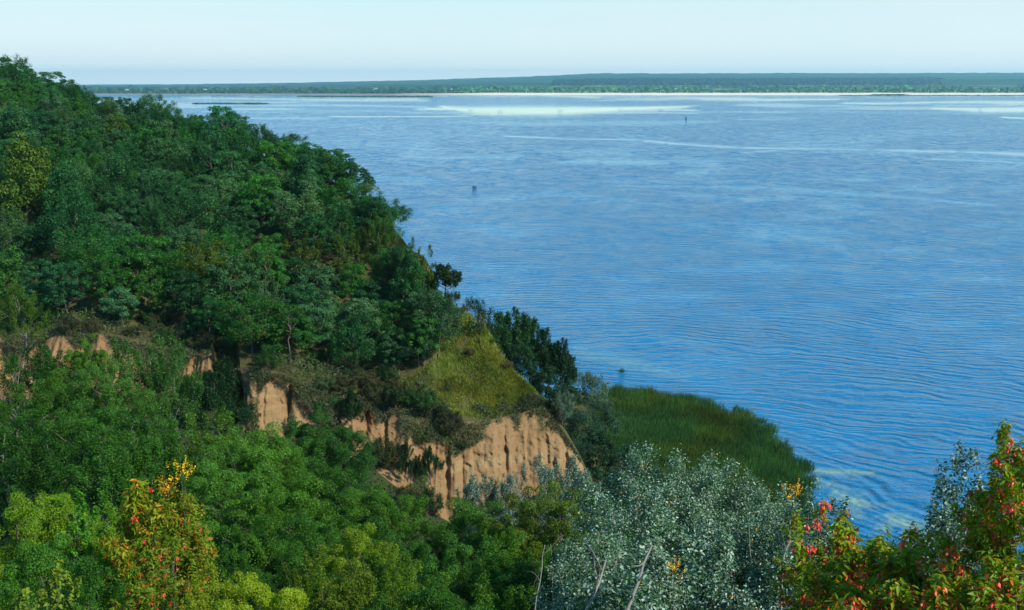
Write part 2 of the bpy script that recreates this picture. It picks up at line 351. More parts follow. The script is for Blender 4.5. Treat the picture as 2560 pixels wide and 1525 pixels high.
    fl = noise_n(t, .8, 4, vec=pos); r = N(t, "ValToRGB"); r.color_ramp.elements[0].position = .42; r.color_ramp.elements[1].position = .6; t.links.new(fl, r.inputs[0])
    c = mixc(t, math_(t, 'MULTIPLY', alg, math_(t, 'MULTIPLY_ADD', r.outputs[0], .65, .35)), c, (.30, .40, .24))
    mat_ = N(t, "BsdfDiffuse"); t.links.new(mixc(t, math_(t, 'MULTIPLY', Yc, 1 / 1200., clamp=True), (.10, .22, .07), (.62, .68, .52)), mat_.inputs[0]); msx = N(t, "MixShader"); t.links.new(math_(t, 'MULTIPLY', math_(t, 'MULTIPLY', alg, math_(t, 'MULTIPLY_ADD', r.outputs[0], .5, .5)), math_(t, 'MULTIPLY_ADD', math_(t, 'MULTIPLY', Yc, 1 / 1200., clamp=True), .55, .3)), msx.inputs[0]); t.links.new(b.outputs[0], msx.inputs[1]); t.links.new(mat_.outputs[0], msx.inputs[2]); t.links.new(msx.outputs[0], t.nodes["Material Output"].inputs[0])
    t.links.new(c, b.inputs["Base Color"]); b.inputs["IOR"].default_value = 1.45; b.inputs["Roughness"].default_value = .08
    return m
def seg_mask(U, V, pts, wid):
    """soft mask of a drifting streak; pts in picture-like (azimuth, depression) units of the lake seen from the bluff"""
    m = np.zeros_like(U)
    for (x0, y0, w0), (x1, y1, w1) in zip(pts[:-1], pts[1:]):
        t = np.clip((U - x0) / (x1 - x0), 0, 1); yy = y0 + (y1 - y0) * t; ww = w0 + (w1 - w0) * t
        inx = np.clip((U - x0) / 8 + .5, 0, 1) * np.clip((x1 - U) / 8 + .5, 0, 1)
        m = np.maximum(m, inx * np.exp(-((V - yy) / np.maximum(ww, .2)) ** 2))
    return m * wid
def build_water():
    D = np.concatenate([[20, 60, 85], np.geomspace(100, 6400, 640)]); A = np.linspace(-.62, .62, 460)
    A = np.concatenate([[-2.5, -1.2, -.8], A, [.8, 1.2, 2.5]])
    Y = D[:, None] * np.ones_like(A)[None]; X = A[None] * Y
    f = Y * math.cos(PITCH) + CAMZ * math.sin(PITCH); u = Y * math.sin(PITCH) - CAMZ * math.cos(PITCH)
    U = 512 + FPX * X / f; V = 305 - FPX * u / f
    wob = 1.0 * fbm(U / 90, V / 5, 0, 5, 3); Vw = V + wob
    far = np.clip((150 - V) / 40, 0, 1)
    calm = np.zeros_like(U)
    def S(pts, k=1.): nonlocal calm; calm = np.maximum(calm, seg_mask(U, Vw, pts, k))
    S([(455, 97, 1.2), (700, 97.5, 1)], .4)
    S([(415, 109, 1.5), (455, 108, 2.2), (560, 110, 4.5), (660, 109, 3), (700, 110, .6)], 1.)
    S([(455, 114, .8), (700, 113, 1.)], .9)
    S([(180, 97, 1), (300, 99, 2), (430, 100, 2)], .8); S([(190, 105, 1), (330, 106, 1.2), (430, 107, 1)], .8); S([(200, 112, 1), (420, 112, .8)], .5); S([(330, 116, .7), (470, 116.5, .5)], .9)
    S([(660, 98, 1), (760, 100, 2), (840, 98.5, 1.6)], .9); S([(840, 103, 1), (900, 102, 1.6), (1060, 103, 2.2)], .9); S([(860, 107, .8), (950, 106.5, 1)], .8)
    S([(930, 108, 1.), (980, 110, 3), (1060, 110, 4)], 1.); S([(1000, 117, 1), (1060, 119, 2)], .9); S([(760, 112, 1.2), (1000, 113.5, 1)], .45)
    S([(500, 136, .8), (640, 141, 1.2), (740, 147, 1.6), (870, 151, 1.2), (960, 152, 2), (1060, 156, 4)], .85); S([(740, 153, 1), (800, 149, 1.5)], .7); S([(930, 158, 1), (1060, 164, 1.5)], .8)
    S([(555, 162, 1), (600, 161, 6), (670, 163, 2)], .7); S([(400, 157, 2), (520, 157, 2.5)], .6); S([(600, 185, 1), (770, 188, 2.5), (860, 194, 2.5), (1000, 205, 2)], .6)
    S([(780, 232, 4), (830, 240, 10), (850, 255, 4)], .5); S([(1000, 228, 2), (1060, 234, 3)], .2)
    S([(540, 338, 4), (590, 350, 8), (650, 366, 9), (730, 388, 6), (800, 420, 3)], .5)
    calm = np.maximum(calm, far * .8 * np.clip(fbm(U / 130, V / 3.2, 0, 11, 4) * 1.6 - .25, 0, 1))
    calm = np.maximum(calm, (1 - far) * .5 * np.clip(fbm(U / 70, V / 9, 0, 15, 4) * 1.3 - .15, 0, 1))
    # sheltered bay behind the reeds
    calm = np.maximum(calm, np.clip((V - (505 + (U - 800) * .42)) / 18, 0, 1) * np.clip((990 - U) / 40, 0, 1) * .82)
    alg = .0 * U
    def G(pts, k): nonlocal alg; alg = np.maximum(alg, seg_mask(U, Vw, pts, k))
    G([(425, 108.5, .5), (470, 108, 1.6), (600, 109, 2.6), (640, 109, .6)], .85); G([(365, 98, .4), (420, 99, .8)], .6); G([(540, 96.5, .4), (600, 98, 1.)], .5); G([(675, 97.5, .5), (760, 98.6, .8)], .5)
    G([(440, 106, .8), (470, 110, 3.0), (500, 111, 4.4), (560, 111, 4.6), (620, 109, 3.0), (690, 106, 1)], 1.); G([(560, 108, 1.2), (640, 106, 1), (700, 105, .5)], .5); G([(930, 108, 1.), (980, 110, 2.4), (1060, 110, 3)], .6); G([(840, 103, .6), (960, 102, 1.), (1060, 103, 1.4)], .5); G([(700, 99, .6), (800, 99.5, 1.2), (850, 98.5, .6)], .5); G([(330, 116, .5), (470, 116.5, .4)], .6); G([(1000, 117, .6), (1060, 119, 1.2)], .5); G([(190, 98, .6), (400, 99, 1)], .4)
    G([(575, 352, 5), (640, 366, 6), (690, 378, 2)], .22)
    br = np.clip(fbm(U / 14, V / 6, 0, 91, 4) * .9 + .62, 0, 1)
    G([(812, 471, 2.2), (850, 472, 2.5), (875, 473, 1.)], .85)
    A2 = np.zeros_like(U)
    A2 = np.maximum(A2, seg_mask(U, V, [(815, 480, 4), (850, 500, 10), (880, 518, 13), (930, 536, 10), (990, 543, 5)], .8)) * br
    alg = np.maximum(alg, A2)
    nr, nc = U.shape; i = np.arange(nr - 1)[:, None] * nc; j = np.arange(nc - 1)[None]
    F = np.stack([i + j, i + j + 1, i + nc + j + 1, i + nc + j], -1).reshape(-1, 4)
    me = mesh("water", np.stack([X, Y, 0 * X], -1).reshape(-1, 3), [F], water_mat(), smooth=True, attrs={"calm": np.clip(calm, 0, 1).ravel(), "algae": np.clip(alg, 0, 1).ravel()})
    tag(link("water", me), kind='structure')
build_water()

# ------------------------------------------------------------------ leaves and trees
def unit(v): return v / (np.linalg.norm(v, axis=-1, keepdims=True) + 1e-9)
def leaves(P, axis, nrm, L, W, tint, turn, shape="rhomb", fold=.18):
    n = len(P); axis = unit(axis); side = unit(np.cross(nrm, axis)); nrm = np.cross(axis, side)
    L = np.broadcast_to(L, n)[:, None]; W = np.broadcast_to(W, n)[:, None]
    if shape == "rhomb":
        rows = [(0, 0, 0), (.42, .5, 1), (1, 0, -.3), (.42, -.5, 1)]
    else:  # pointed leaf with two shoulders and a drooping tip
        rows = [(0, 0, 0), (.22, .42, .8), (.55, .36, .9), (1, 0, -1.2), (.55, -.36, .9), (.22, -.42, .8)]
    V = np.stack([P + axis * L * a + side * W * b + nrm * L * fold * c * (.55 if abs(b) > 0 else .6) for a, b, c in rows], 1)
    k = len(rows); idx = np.arange(n)[:, None] * k
    if k == 4: F = [idx + np.array([0, 1, 2, 3])]
    else: F = [np.concatenate([idx + np.array([0, 1, 2, 3]), idx + np.array([0, 3, 4, 5])])]
    return V.reshape(-1, 3), F, np.repeat(tint, k), np.repeat(turn, k)
def crown_points(rng, n, Rr, zc, Rz, low=-.55, lump=.28):
    d = unit(rng.normal(size=(n * 3, 3))); d = d[d[:, 2] > low][:n]
    s = rng.integers(0, 1000); q = 1 + lump * noise(d[:, 0] * 1.7 + 5, d[:, 1] * 1.7 + 5, d[:, 2] * 1.7 + 5, s) + lump * .5 * noise(d[:, 0] * 4 + 5, d[:, 1] * 4, d[:, 2] * 4, s + 1)
    r = np.where(rng.random(len(d)) < .72, rng.uniform(.82, 1., len(d)), rng.uniform(.3, .82, len(d)))
    return d * (r * q)[:, None] * np.array([Rr, Rr, Rz]) + np.array([0, 0, zc]), d
class Kind: pass
def make_tree(seed, H=8., Rr=3.4, low_frac=.28, puffs=90, pr=(.45, .95), nleaf=9000, L=.26, W=.17, mat=None, barkm=None, style="puff", nrand=.5, shape="rhomb",
              low=-.5, lump=.28, fold=.18, peak=0., trunk_r=.16, stems=1, spread=.5, fruit=0, fs=1., pale_limbs=14, twig_vis=False, droop=.25, tuft_up=.35, flat=.75):
    rng = np.random.default_rng(seed); K = Kind()
    z0 = H * low_frac; zc = (H + z0) / 2 - .04 * H; Rz = (H - z0) / 2
    C, dirs = crown_points(rng, puffs, Rr, zc, Rz, low, lump)
    if peak > 0:   # narrow the crown upwards
        tz = np.clip((C[:, 2] - z0) / (H - z0), 0, 1); C[:, :2] *= (1 - peak * tz ** 1.2)[:, None]
    m = len(C); rad = rng.uniform(pr[0], pr[1], m)
    cl = rng.random(m)
    own = rng.choice(m, nleaf, p=rad ** 2 / (rad ** 2).sum())
    if style == "puff":
        d = unit(rng.normal(size=(nleaf, 3)) + np.array([0, 0, .45]))
        rr = rad[own] * rng.uniform(.5, 1.08, nleaf) ** .5
        P = C[own] + d * rr[:, None] * np.array([1, 1, flat])
        nr = unit(d * 1.0 + rng.normal(size=(nleaf, 3)) * nrand + np.array([0, 0, .35]))
        ax = np.cross(nr, unit(rng.normal(size=(nleaf, 3)))); ax[:, 2] -= droop
    else:  # sprays: leaves strung along short twigs that leave the branch outwards
        out = unit(C - np.array([0, 0, zc - Rz * .6])); out = unit(out + rng.normal(size=out.shape) * .35 + np.array([0, 0, tuft_up]))
        tt = rng.random(nleaf) ** .8
        P = C[own] + out[own] * (tt * rad[own] * 2.0 - rad[own] * .6)[:, None] + rng.normal(size=(nleaf, 3)) * (rad[own] * spread * (1.05 - .6 * tt))[:, None] * .5
        nr = unit(rng.normal(size=(nleaf, 3)) * .55 + dirs[own] * .5 + np.array([0, 0, .6]))
        ax = unit(np.cross(nr, unit(rng.normal(size=(nleaf, 3)))) + out[own] * .5); ax[:, 2] -= droop
    LL = L * rng.uniform(.65, 1.2, nleaf)
    tint = np.clip(.5 + .42 * (cl[own] - .5) + rng.normal(0, .16, nleaf), 0, 1); turn = np.clip(.55 * rng.random(nleaf) + .45 * rng.random(m)[own], 0, 1) if style == "puff" else rng.random(nleaf)
    V, F, ti, tu = leaves(P, ax, nr, LL, LL * W / L, tint, turn, shape, fold)
    K.crown = mesh("crown", V, F, mat or M_LEAF, attrs={"tint": ti, "turn": tu})
    T = Tubes(); top = np.array([rng.normal(0, .1 * Rr), rng.normal(0, .1 * Rr), H * .86])
    for s in range(stems):
        tp = top + (rng.normal(0, Rr * .42, 3) * np.array([1, 1, .15]) if stems > 1 else 0)
        st = curve((rng.normal(0, .15) * (stems > 1), rng.normal(0, .15) * (stems > 1), -.6), tp, rng, 9, .04)
        T.add(st, np.linspace(trunk_r, trunk_r * .22, 9), 7)
        order = np.argsort(-rad)[:pale_limbs * 3]; rng.shuffle(order)
        for q in order[:pale_limbs]:
            c = C[q]; hz = np.clip((c[2] - .35 * np.linalg.norm(c[:2])) / H, .12, .8); j = hz * 8; a = st[int(j)] + (st[min(int(j) + 1, 8)] - st[int(j)]) * (j - int(j))
            pts = curve(a, c, rng, 6, .07, -.05); r0 = trunk_r * .42
            T.add(pts, np.linspace(r0, r0 * .2, 6), 5)
            if twig_vis:
                for e in range(4):
                    k = rng.integers(1, 5); dd = C[rng.integers(0, m)]
                    if np.linalg.norm(dd - pts[k]) < Rr * .9: T.add(curve(pts[k], dd, rng, 5, .08), np.linspace(r0 * .38, r0 * .1, 5), 4)
    K.trunk = T.build("trunk", barkm or M_BARK)
    K.fruit = None
    if fruit:
        cand = np.where(dirs[:, 2] > -.35)[0]; c = C[rng.choice(cand, fruit)] + unit(rng.normal(size=(fruit, 3)) + [0, 0, .3]) * rng.uniform(.75, 1.0, fruit)[:, None] * .5 * (pr[0] + pr[1]) * .9
        n = fruit * 13; o = np.repeat(np.arange(fruit), 13)
        P = c[o] + rng.normal(0, .022, (n, 3)) * np.array([1.2, 1.2, 1.4]) ; ax = rng.normal(0, .45, (n, 3)) + np.array([0, 0, -1.]); nr = unit(rng.normal(size=(n, 3)))
        V, F, ti, tu = leaves(P, ax, nr, rng.uniform(.034, .056, n) * fs, .027 * fs, np.clip(rng.random(fruit)[o] * .8 + rng.normal(0, .12, n), 0, 1), rng.random(n))
        K.fruit = mesh("fruit", V, F, M_FRUIT, attrs={"tint": ti, "turn": tu})
    K.H, K.R, K.trunk_r = float(np.percentile(V[:, 2], 99.6)), float(np.percentile(np.hypot(V[:, 0], V[:, 1]), 96)), trunk_r
    return K
_stem = {}
def stem_mesh(mat):
    if mat.name not in _stem:
        T = Tubes(); T.add([(0, 0, 0), (.06, .03, .35), (-.04, .05, .7), (0, 0, 1.)], [.16, .135, .12, .11], 8); _stem[mat.name] = T.build("trunk_base", mat)
    return _stem[mat.name]
def plant(kind, name, label, x, y, z, s, rz, color, cat="tree", group=None, lean=(0, 0)):
    s3 = s if hasattr(s, '__len__') else (s, s, s); lift = 0
    if s3[2] > 1.12 * s3[0]:      # a taller stem, not a stretched crown
        sz = 1.12 * s3[0]; lift = kind.H * (s3[2] - sz) / sz; s3 = (s3[0], s3[1], sz)
    r = empty(name, (x, y, z), rz, s3); r.rotation_euler = (lean[0], lean[1], rz)
    tag(r, label, cat, group)
    c = link("crown", kind.crown, r, (0, 0, lift)); c.color = (*color, 1)
    t = link("trunk", kind.trunk, r, (0, 0, lift))
    if lift > .3:
        b = link("trunk_base", stem_mesh(kind.trunk.materials[0]), t, (0, 0, -.6 - lift)); k = kind.trunk_r / .14; b.scale = (k, k, lift + .4)
    if kind.fruit: tag(link("fruit", kind.fruit, r, (0, 0, lift)), kind='stuff')
    return r

def ground_v(x, y):
    x, y = np.asarray(x, float), np.asarray(y, float); a = x / y; ys, zs = prof(a); z = zs[0].copy()
    for k in range(KN - 1):
        m = (y >= ys[k]) & (y < ys[k + 1]); t = (y - ys[k]) / (ys[k + 1] - ys[k] + 1e-9); z = np.where(m, zs[k] + (zs[k + 1] - zs[k]) * t, z)
    T = (y > ys[iT]) & (y < ys[iR + 3])
    e = np.clip((y - ys[iT]) / (ys[iT + 1] - ys[iT] + .01), 0, 1) * T * (1 - .8 * np.clip((a - .07) / .05, 0, 1))
    return z + e * (.45 * fbm(x / 6, y / 6, 0, 71) + .14 * fbm(x / 1.2, y / 1.2, 0, 75, 3))
def proj_v(x, y, z):
    dz = z - CAMZ; f = y * math.cos(PITCH) - dz * math.sin(PITCH); u = y * math.sin(PITCH) + dz * math.cos(PITCH)
    return 512 + FPX * x / f, 305 - FPX * u / f
def inpoly(px, py, poly):
    px, py = np.asarray(px), np.asarray(py); r = np.zeros(px.shape, bool); n = len(poly)
    for i in range(n):
        x0, y0 = poly[i]; x1, y1 = poly[(i + 1) % n]
        c = ((y0 > py) != (y1 > py)) & (px < (x1 - x0) * (py - y0) / (y1 - y0 + 1e-12) + x0); r ^= c
    return r
def hit(px, py, y0=60, y1=260):
    x, y, z = ray(px, py); Y = np.arange(y0, y1, .5); X = x / y * Y; Z = CAMZ + z / y * Y
    g = ground_v(X, Y); k = np.argmax(Z < g); return X[k], Y[k], float(g[k])

rng = np.random.default_rng(11)
# ------------------------------------------------------------------ the wooded spur
HK = [make_tree(100 + i, H=8 + (i % 3) * .8, Rr=3.3 + .3 * (i % 2), low_frac=.05, puffs=100, pr=(.42, .85), nleaf=10500, L=.27, W=.17, lump=.34, pale_limbs=9, trunk_r=.15, flat=.62) for i in range(5)]
HK += [make_tree(120 + i, H=8.2, Rr=3.0, low_frac=.04, puffs=66, pr=(.7, 1.25), nleaf=9500, L=.24, W=.16, lump=.42, style="spray", spread=.8, tuft_up=.6, pale_limbs=9, trunk_r=.15) for i in range(3)]
HK += [make_tree(130, H=9.6, Rr=2.7, low_frac=.06, puffs=90, pr=(.4, .8), nleaf=9500, L=.25, W=.15, lump=.35, peak=.45, trunk_r=.14, pale_limbs=8, nrand=.5), make_tree(131, H=6.8, Rr=3.7, low_frac=.1, puffs=80, pr=(.5, 1.1), nleaf=10500, L=.27, W=.18, lump=.5, trunk_r=.16, pale_limbs=12, flat=.5, nrand=.45),
       make_tree(132, H=9., Rr=3.1, low_frac=.05, puffs=60, pr=(.5, 1.0), nleaf=7000, L=.27, W=.16, lump=.55, style="spray", spread=.6, tuft_up=.9, trunk_r=.15, pale_limbs=14, barkm=M_BARK_GREY)]
TONES = [("blue-green", (.020, .082, .024)), ("dark green", (.013, .060, .013)), ("mid green", (.024, .098, .012)), ("olive green", (.042, .075, .007)), ("grey-green", (.038, .100, .034))]
WOOD = [(-200, 30), (-200, 330), (60, 325), (110, 328), (180, 330), (238, 350), (246, 366), (290, 373), (340, 370), (380, 382), (404, 382), (424, 374), (436, 345), (430, 318), (412, 292), (404, 262), (404, 235), (380, 30)]
cand_a = rng.uniform(-.545, .02, 14000); cy0, _ = zat(Lt, cand_a); cy1, _ = zat(Lr, cand_a)
u = rng.random(14000); cand_y = cy0 + 1.8 + (cy1 + 1.5 - cy0 - 1.8) * u; cand_x = cand_a * cand_y; cand_z = ground_v(cand_x, cand_y)
cpx, cpy = proj_v(cand_x, cand_y, cand_z); ok = inpoly(cpx, cpy, WOOD) & (cpx > -75)
P = []; tone_f = fbm(cand_x / 14, cand_y / 14, 0, 301, 2)
for i in np.where(ok)[0]:
    r = rng.uniform(2.2, 4.1); x, y = cand_x[i], cand_y[i]
    if all((x - q[0]) ** 2 + (y - q[1]) ** 2 > (.70 * (r + q[3])) ** 2 for q in P): P.append((x, y, cand_z[i], r, (y - cy0[i]) / (cy1[i] - cy0[i]), tone_f[i]))
    if len(P) >= 292: break
ORD = ["first", "second", "third"] + ["%dth" % i for i in range(4, 400)]
for i in range(20, 400, 10):
    for k, s in ((1, "st"), (2, "nd"), (3, "rd")):
        if i + k <= 399 and (i + k) % 100 not in (11, 12, 13): ORD[i + k - 1] = "%d%s" % (i + k, s)
info = []
for x, y, z, r, v, tf in P:
    kd = HK[rng.integers(0, 8 if v > .7 else len(HK))]; s = r / kd.R * rng.uniform(.95, 1.05); sz = s * rng.uniform(.9, 1.15) * (1.12 if r < 2.8 else .96)
    if v > .88: sz = min(sz, rng.uniform(4.6, 6.6) / kd.H)
    px, py = proj(x, y, z + kd.H * sz * .7)
    q = tf + rng.normal(0, .45); ti = 0 if q < -.45 else 4 if q < -.15 else 2 if q < .3 else 1 if q < 1.0 or v > .8 else 3
    info.append([x, y, z, kd, s, sz, v, px, py, ti])
# rows of the wood that can be told apart: the crest against the sky or lake, the row above the cliff
slots = {}
for q in info:
    zone = "crest" if q[6] > .86 else "rim" if q[6] < .13 else "face"; q.append(zone); slots.setdefault(zone, []).append(q)
for zone in ("crest", "rim"): slots[zone].sort(key=lambda q: q[7])
for q in info:
    ti = q[9]; tn, tc_ = TONES[ti]; c = np.array(tc_) * rng.uniform(1.0, 1.65) * np.array([rng.uniform(.85, 1.2), 1, rng.uniform(.85, 1.15)])
    if q[10] == "face":
        dh = "upper" if q[6] > .6 else "middle" if q[6] > .35 else "lower"
        same = sorted([o_ for o_ in info if o_[10] == "face" and o_[9] == ti and (o_[6] > .6, o_[6] > .35) == (q[6] > .6, q[6] > .35)], key=lambda o_: o_[7])
        lb = "%s %s tree from the left on the %s part of the wooded spur" % (ORD[[o_ is q for o_ in same].index(True)], tn, dh); gp = "%s trees on the %s spur" % (tn, dh)
    else:
        k = slots[q[10]].index(q)
        lb = ("%s tree on the skyline of the wooded spur, %s from the left" if q[10] == "crest" else "%s tree in the lowest row above the cliff, %s from the left") % (tn, ORD[k])
        gp = "trees along the crest of the spur" if q[10] == "crest" else "trees in the row above the cliff"
    plant(q[3], "broadleaf_tree", lb, q[0], q[1], q[2], (q[4], q[4], q[5]), rng.uniform(0, 6.28), c, group=gp)

def spot(kind, name, label, px, top, D, r, color, cat="tree", group=None, H=None, z=None, hs=None, lean=(0, 0), seedrz=None):
    x, y, zt_ = at(px, top, D); zb = float(ground_v(np.array([x]), np.array([y]))[0]) if z is None else z
    if H is not None: zb = zt_ - H
    h = max(zt_ - zb, 1.); s = r / kind.R
    return plant(kind, name, label, x, y, zb, (s, s, h / kind.H), rng.uniform(0, 6.28) if seedrz is None else seedrz, color, cat, group, lean)

# special trees at the end of the spur
OAK = make_tree(145, H=4.8, Rr=2.1, low_frac=.12, puffs=60, pr=(.35, .7), nleaf=11000, L=.24, W=.14, style="spray", spread=.8, tuft_up=.1, lump=.5, trunk_r=.12, pale_limbs=12)
UP = [make_tree(140 + i, H=10, Rr=2.9, low_frac=.06, puffs=74, pr=(.5, 1.0), nleaf=17000, L=.26, W=.14, style="spray", spread=.7, tuft_up=1.0, lump=.38, peak=.4, droop=-.3, pale_limbs=10, trunk_r=.13) for i in range(3)]
BUSH = [make_tree(150 + i, H=3.2, Rr=2.0, low_frac=.0, puffs=42, pr=(.35, .8), nleaf=6500, L=.20, W=.11, low=-.3, lump=.4, trunk_r=.07, stems=3, pale_limbs=5, style="spray", spread=.9, tuft_up=.7) for i in range(3)]
PINE = [make_tree(160, H=4.0, Rr=1.35, low_frac=.02, puffs=34, pr=(.3, .7), nleaf=7000, L=.24, W=.035, style="spray", spread=.28, tuft_up=1.6, lump=.3, peak=.7, droop=-.5, trunk_r=.07, pale_limbs=8)]
DK, MG, GG = (.012, .045, .012), (.022, .075, .016), (.05, .11, .055)
def onhit(kind, name, label, px, py, r, h, color, cat="shrub", group=None):
    x, y, z = hit(px, py); s = r / kind.R
    return plant(kind, name, label, x, y, z - .1, (s, s, h / kind.H), rng.uniform(0, 6.28), color, cat, group)
onhit(HK[6], "broadleaf_tree", "tall grey-green willowy tree standing highest on the yellow grass of the nose", 438, 362, 2.9, 8.6, (.032, .088, .04), "tree")
onhit(HK[5], "broadleaf_tree", "dark bushy tree just left of the grey-green one on the grassy nose", 418, 368, 2.5, 5.5, (.018, .062, .022), "tree")
onhit(HK[7], "broadleaf_tree", "round dark tree beside bare soil near the lakeward edge of the spur", 404, 300, 2.8, 6.6, (.018, .06, .022), "tree")
spot(OAK, "oak_tree", "small dark oak with branches reaching out over the lake from the spur edge", 445, 264, 133, 2.2, (.022, .046, .010))
spot(BUSH[0], "shrub", "small green shrub at the foot of the reaching oak on the spur edge", 452, 291, 132, 1.2, (.03, .07, .02), "shrub")
for i, (px, top, D, r, h, kd, c, lb) in enumerate([
    (478, 299, 180, 3.0, 9, HK[5], DK, "round dark tree at the left end of the row behind the grassy nose"),
    (497, 313, 182, 3.2, 10, UP[1], MG, "second tree from the left in the dark row behind the grassy nose"),
    (514, 311, 184, 3.7, 12, UP[0], MG, "bushy dark tree with upright shoots in the middle of the row behind the nose"),
    (530, 316, 184, 3.3, 12, UP[2], (.026, .075, .014), "dark tree with spiky upright shoots right of the middle of the lakeside row"),
    (546, 330, 183, 3.1, 12, UP[1], DK, "narrow pointed dark tree standing highest against the pale shallows"),
    (560, 341, 182, 3.2, 12, UP[0], DK, "dark tree with drooping side branches at the right end of the lakeside row"),
    (520, 345, 172, 3.3, 10, HK[2], DK, "low dark tree hard behind the edge of the grassy nose, below the spiky ones"),
    (545, 368, 168, 3.3, 10, HK[3], DK, "dense dark tree low behind the tip of the grassy nose"),
    (564, 384, 160, 3.0, 9, HK[1], (.016, .055, .02), "dark round tree between the lakeside row and the silvery willow"),
    (592, 371, 174, 3.3, 11, HK[6], (.075, .13, .085), "tall silvery willow beside the left end of the reed bed"),
    (562, 392, 140, 1.6, 7, HK[7], (.10, .16, .12), "small silver-leaved willow just behind the tip of the cliff"),
    (606, 402, 166, 3.0, 8, HK[5], (.035, .085, .045), "dark willow between the silvery willow and the reeds"),
    (582, 408, 152, 3.0, 9, HK[6], (.03, .08, .04), "bushy willow behind the top right corner of the cliff"),
    (598, 432, 142, 3.0, 8, HK[0], DK, "dark round tree right of the cliff, left of the reed bed"),
    (620, 446, 145, 3.0, 7, HK[7], (.014, .05, .02), "low dark tree between the reed bed and the silver poplars"),
    (578, 444, 134, 2.3, 6, HK[3], DK, "low dark tree tucked behind the right edge of the cliff"),
    (612, 472, 128, 3.0, 6, HK[1], (.018, .06, .018), "round dark tree on the low ground just above the silver poplars' left side"),
    (632, 478, 124, 3.0, 6, HK[4], DK, "second dark tree on the low ground behind the silver poplars"),
    (650, 466, 140, 3.2, 6, HK[2], DK, "dark tree in the hollow above the largest silver poplar"),
    ]):
    spot(kd, "broadleaf_tree", lb, px, top, D, r, c, group="trees on the shore behind the spur")
# shrubs and small pines on and around the cliff
SCR = [("dark leafy shrub in the ravine left of the big sandy buttress", 226, 418, 2.3, 7.0, DK, UP[0]), ("second dark shrub filling the ravine beside the buttress", 212, 432, 2.4, 6.5, DK, UP[1]),
       ("dark shrub below the second sandy patch from the left", 190, 420, 2.4, 5, (.015, .05, .016), HK[5]), ("low dark bush at the right foot of the ravine", 243, 440, 1.7, 4.5, DK, BUSH[1]),
       ("dark green bush hanging down the cliff right of the buttress", 352, 425, 1.3, 4.2, (.014, .045, .014), UP[2]), ("dark bush on the cliff rim between two bare patches", 396, 414, 1.5, 3.2, (.022, .05, .015), BUSH[0]),
       ("dark bush reaching up from the rim under the lowest wood", 386, 392, 1.3, 3.4, DK, BUSH[2]), ("greyish bush low on the rim left of the yellow grass", 372, 402, 1.4, 2.4, (.05, .065, .03), BUSH[1]),
       ("small pale-green bush on the cliff between the pines and rim", 425, 447, .9, 1.5, (.06, .085, .03), BUSH[0]), ("grey bush on the rim above the leftmost sandy patch", 70, 331, 1.6, 2.2, (.05, .06, .03), BUSH[2]),
       ("grey-green bush on the brown slope above the ravine", 196, 340, 1.9, 2.4, (.05, .085, .055), BUSH[0]), ("tiny dark bush on the bare cliff right of the two pines", 462, 452, .8, 1.3, (.03, .06, .02), BUSH[1]),
       ("dark bush overhanging the cliff below the yellow grass", 440, 424, 1.9, 2.2, (.028, .042, .02), BUSH[2]), ("brownish-green bush on the cliff above the right-hand pine", 452, 436, 1.7, 2.2, (.04, .045, .022), BUSH[0]),
       ("olive bush on the cliff foot left of the pines", 385, 470, 1.9, 3.4, (.04, .055, .018), BUSH[1]), ("dark bush at the cliff foot below the right-hand pine", 428, 515, 1.9, 3.2, DK, BUSH[2]), ("olive bush at the cliff foot below the left-hand pine", 400, 512, 1.8, 2.8, (.03, .05, .016), BUSH[0])]
for lb, px, py, r, h, c, kd in SCR: onhit(kd, "shrub", lb, px, py, r, h, c, group="shrubs on the cliff")
onhit(PINE[0], "pine_tree", "young dark pine with upright shoots, right one of the pair on the cliff", 431, 482, 1.5, 4.3, (.012, .048, .018), "tree")
onhit(PINE[0], "pine_tree", "young dark pine half hidden in bushes, left one of the pair on the cliff", 407, 482, 1.5, 4.6, (.014, .045, .014), "tree")

bx = np.sort(rng.uniform(-4, 428, 62)); nb = 0
for i, px in enumerate(bx):
    rimpy = np.interp(px, [0, 60, 100, 180, 213, 240, 290, 330, 365, 400, 430], [336, 330, 333, 349, 351, 367, 377, 393, 396, 416, 424]); r = rng.uniform(.8, 2.1)
    cc = [(.030, .085, .018), (.065, .07, .028), (.022, .062, .016), (.05, .095, .040)][rng.integers(0, 4)]
    onhit(BUSH[i % 3], "shrub", "%s bush in the brown scrub above the cliff rim, %s from the left" % (["dark green", "brownish", "dark olive", "greyish green"][[.030, .065, .022, .05].index(cc[0])], ORD[i]), px, rimpy - rng.uniform(0, 22), r, r * rng.uniform(.9, 1.5), cc, group="bushes in the scrub above the cliff")
for i, (px, py) in enumerate([(449, 305), (462, 311), (480, 323), (494, 341), (508, 366), (524, 384), (540, 401), (470, 352), (448, 388), (500, 396)]):
    r = rng.uniform(.45, .95); onhit(BUSH[i % 3], "shrub", "low %s bush dotted on the yellow grass of the nose, %s from the top" % (["green", "brownish", "olive"][i % 3], ORD[sorted([305, 311, 323, 341, 366, 384, 401, 352, 388, 396]).index(py)]), px, py + 3, r, r * 1.0, [(.05, .09, .02), (.11, .085, .04), (.07, .09, .02)][i % 3], group="low bushes on the grassy nose")
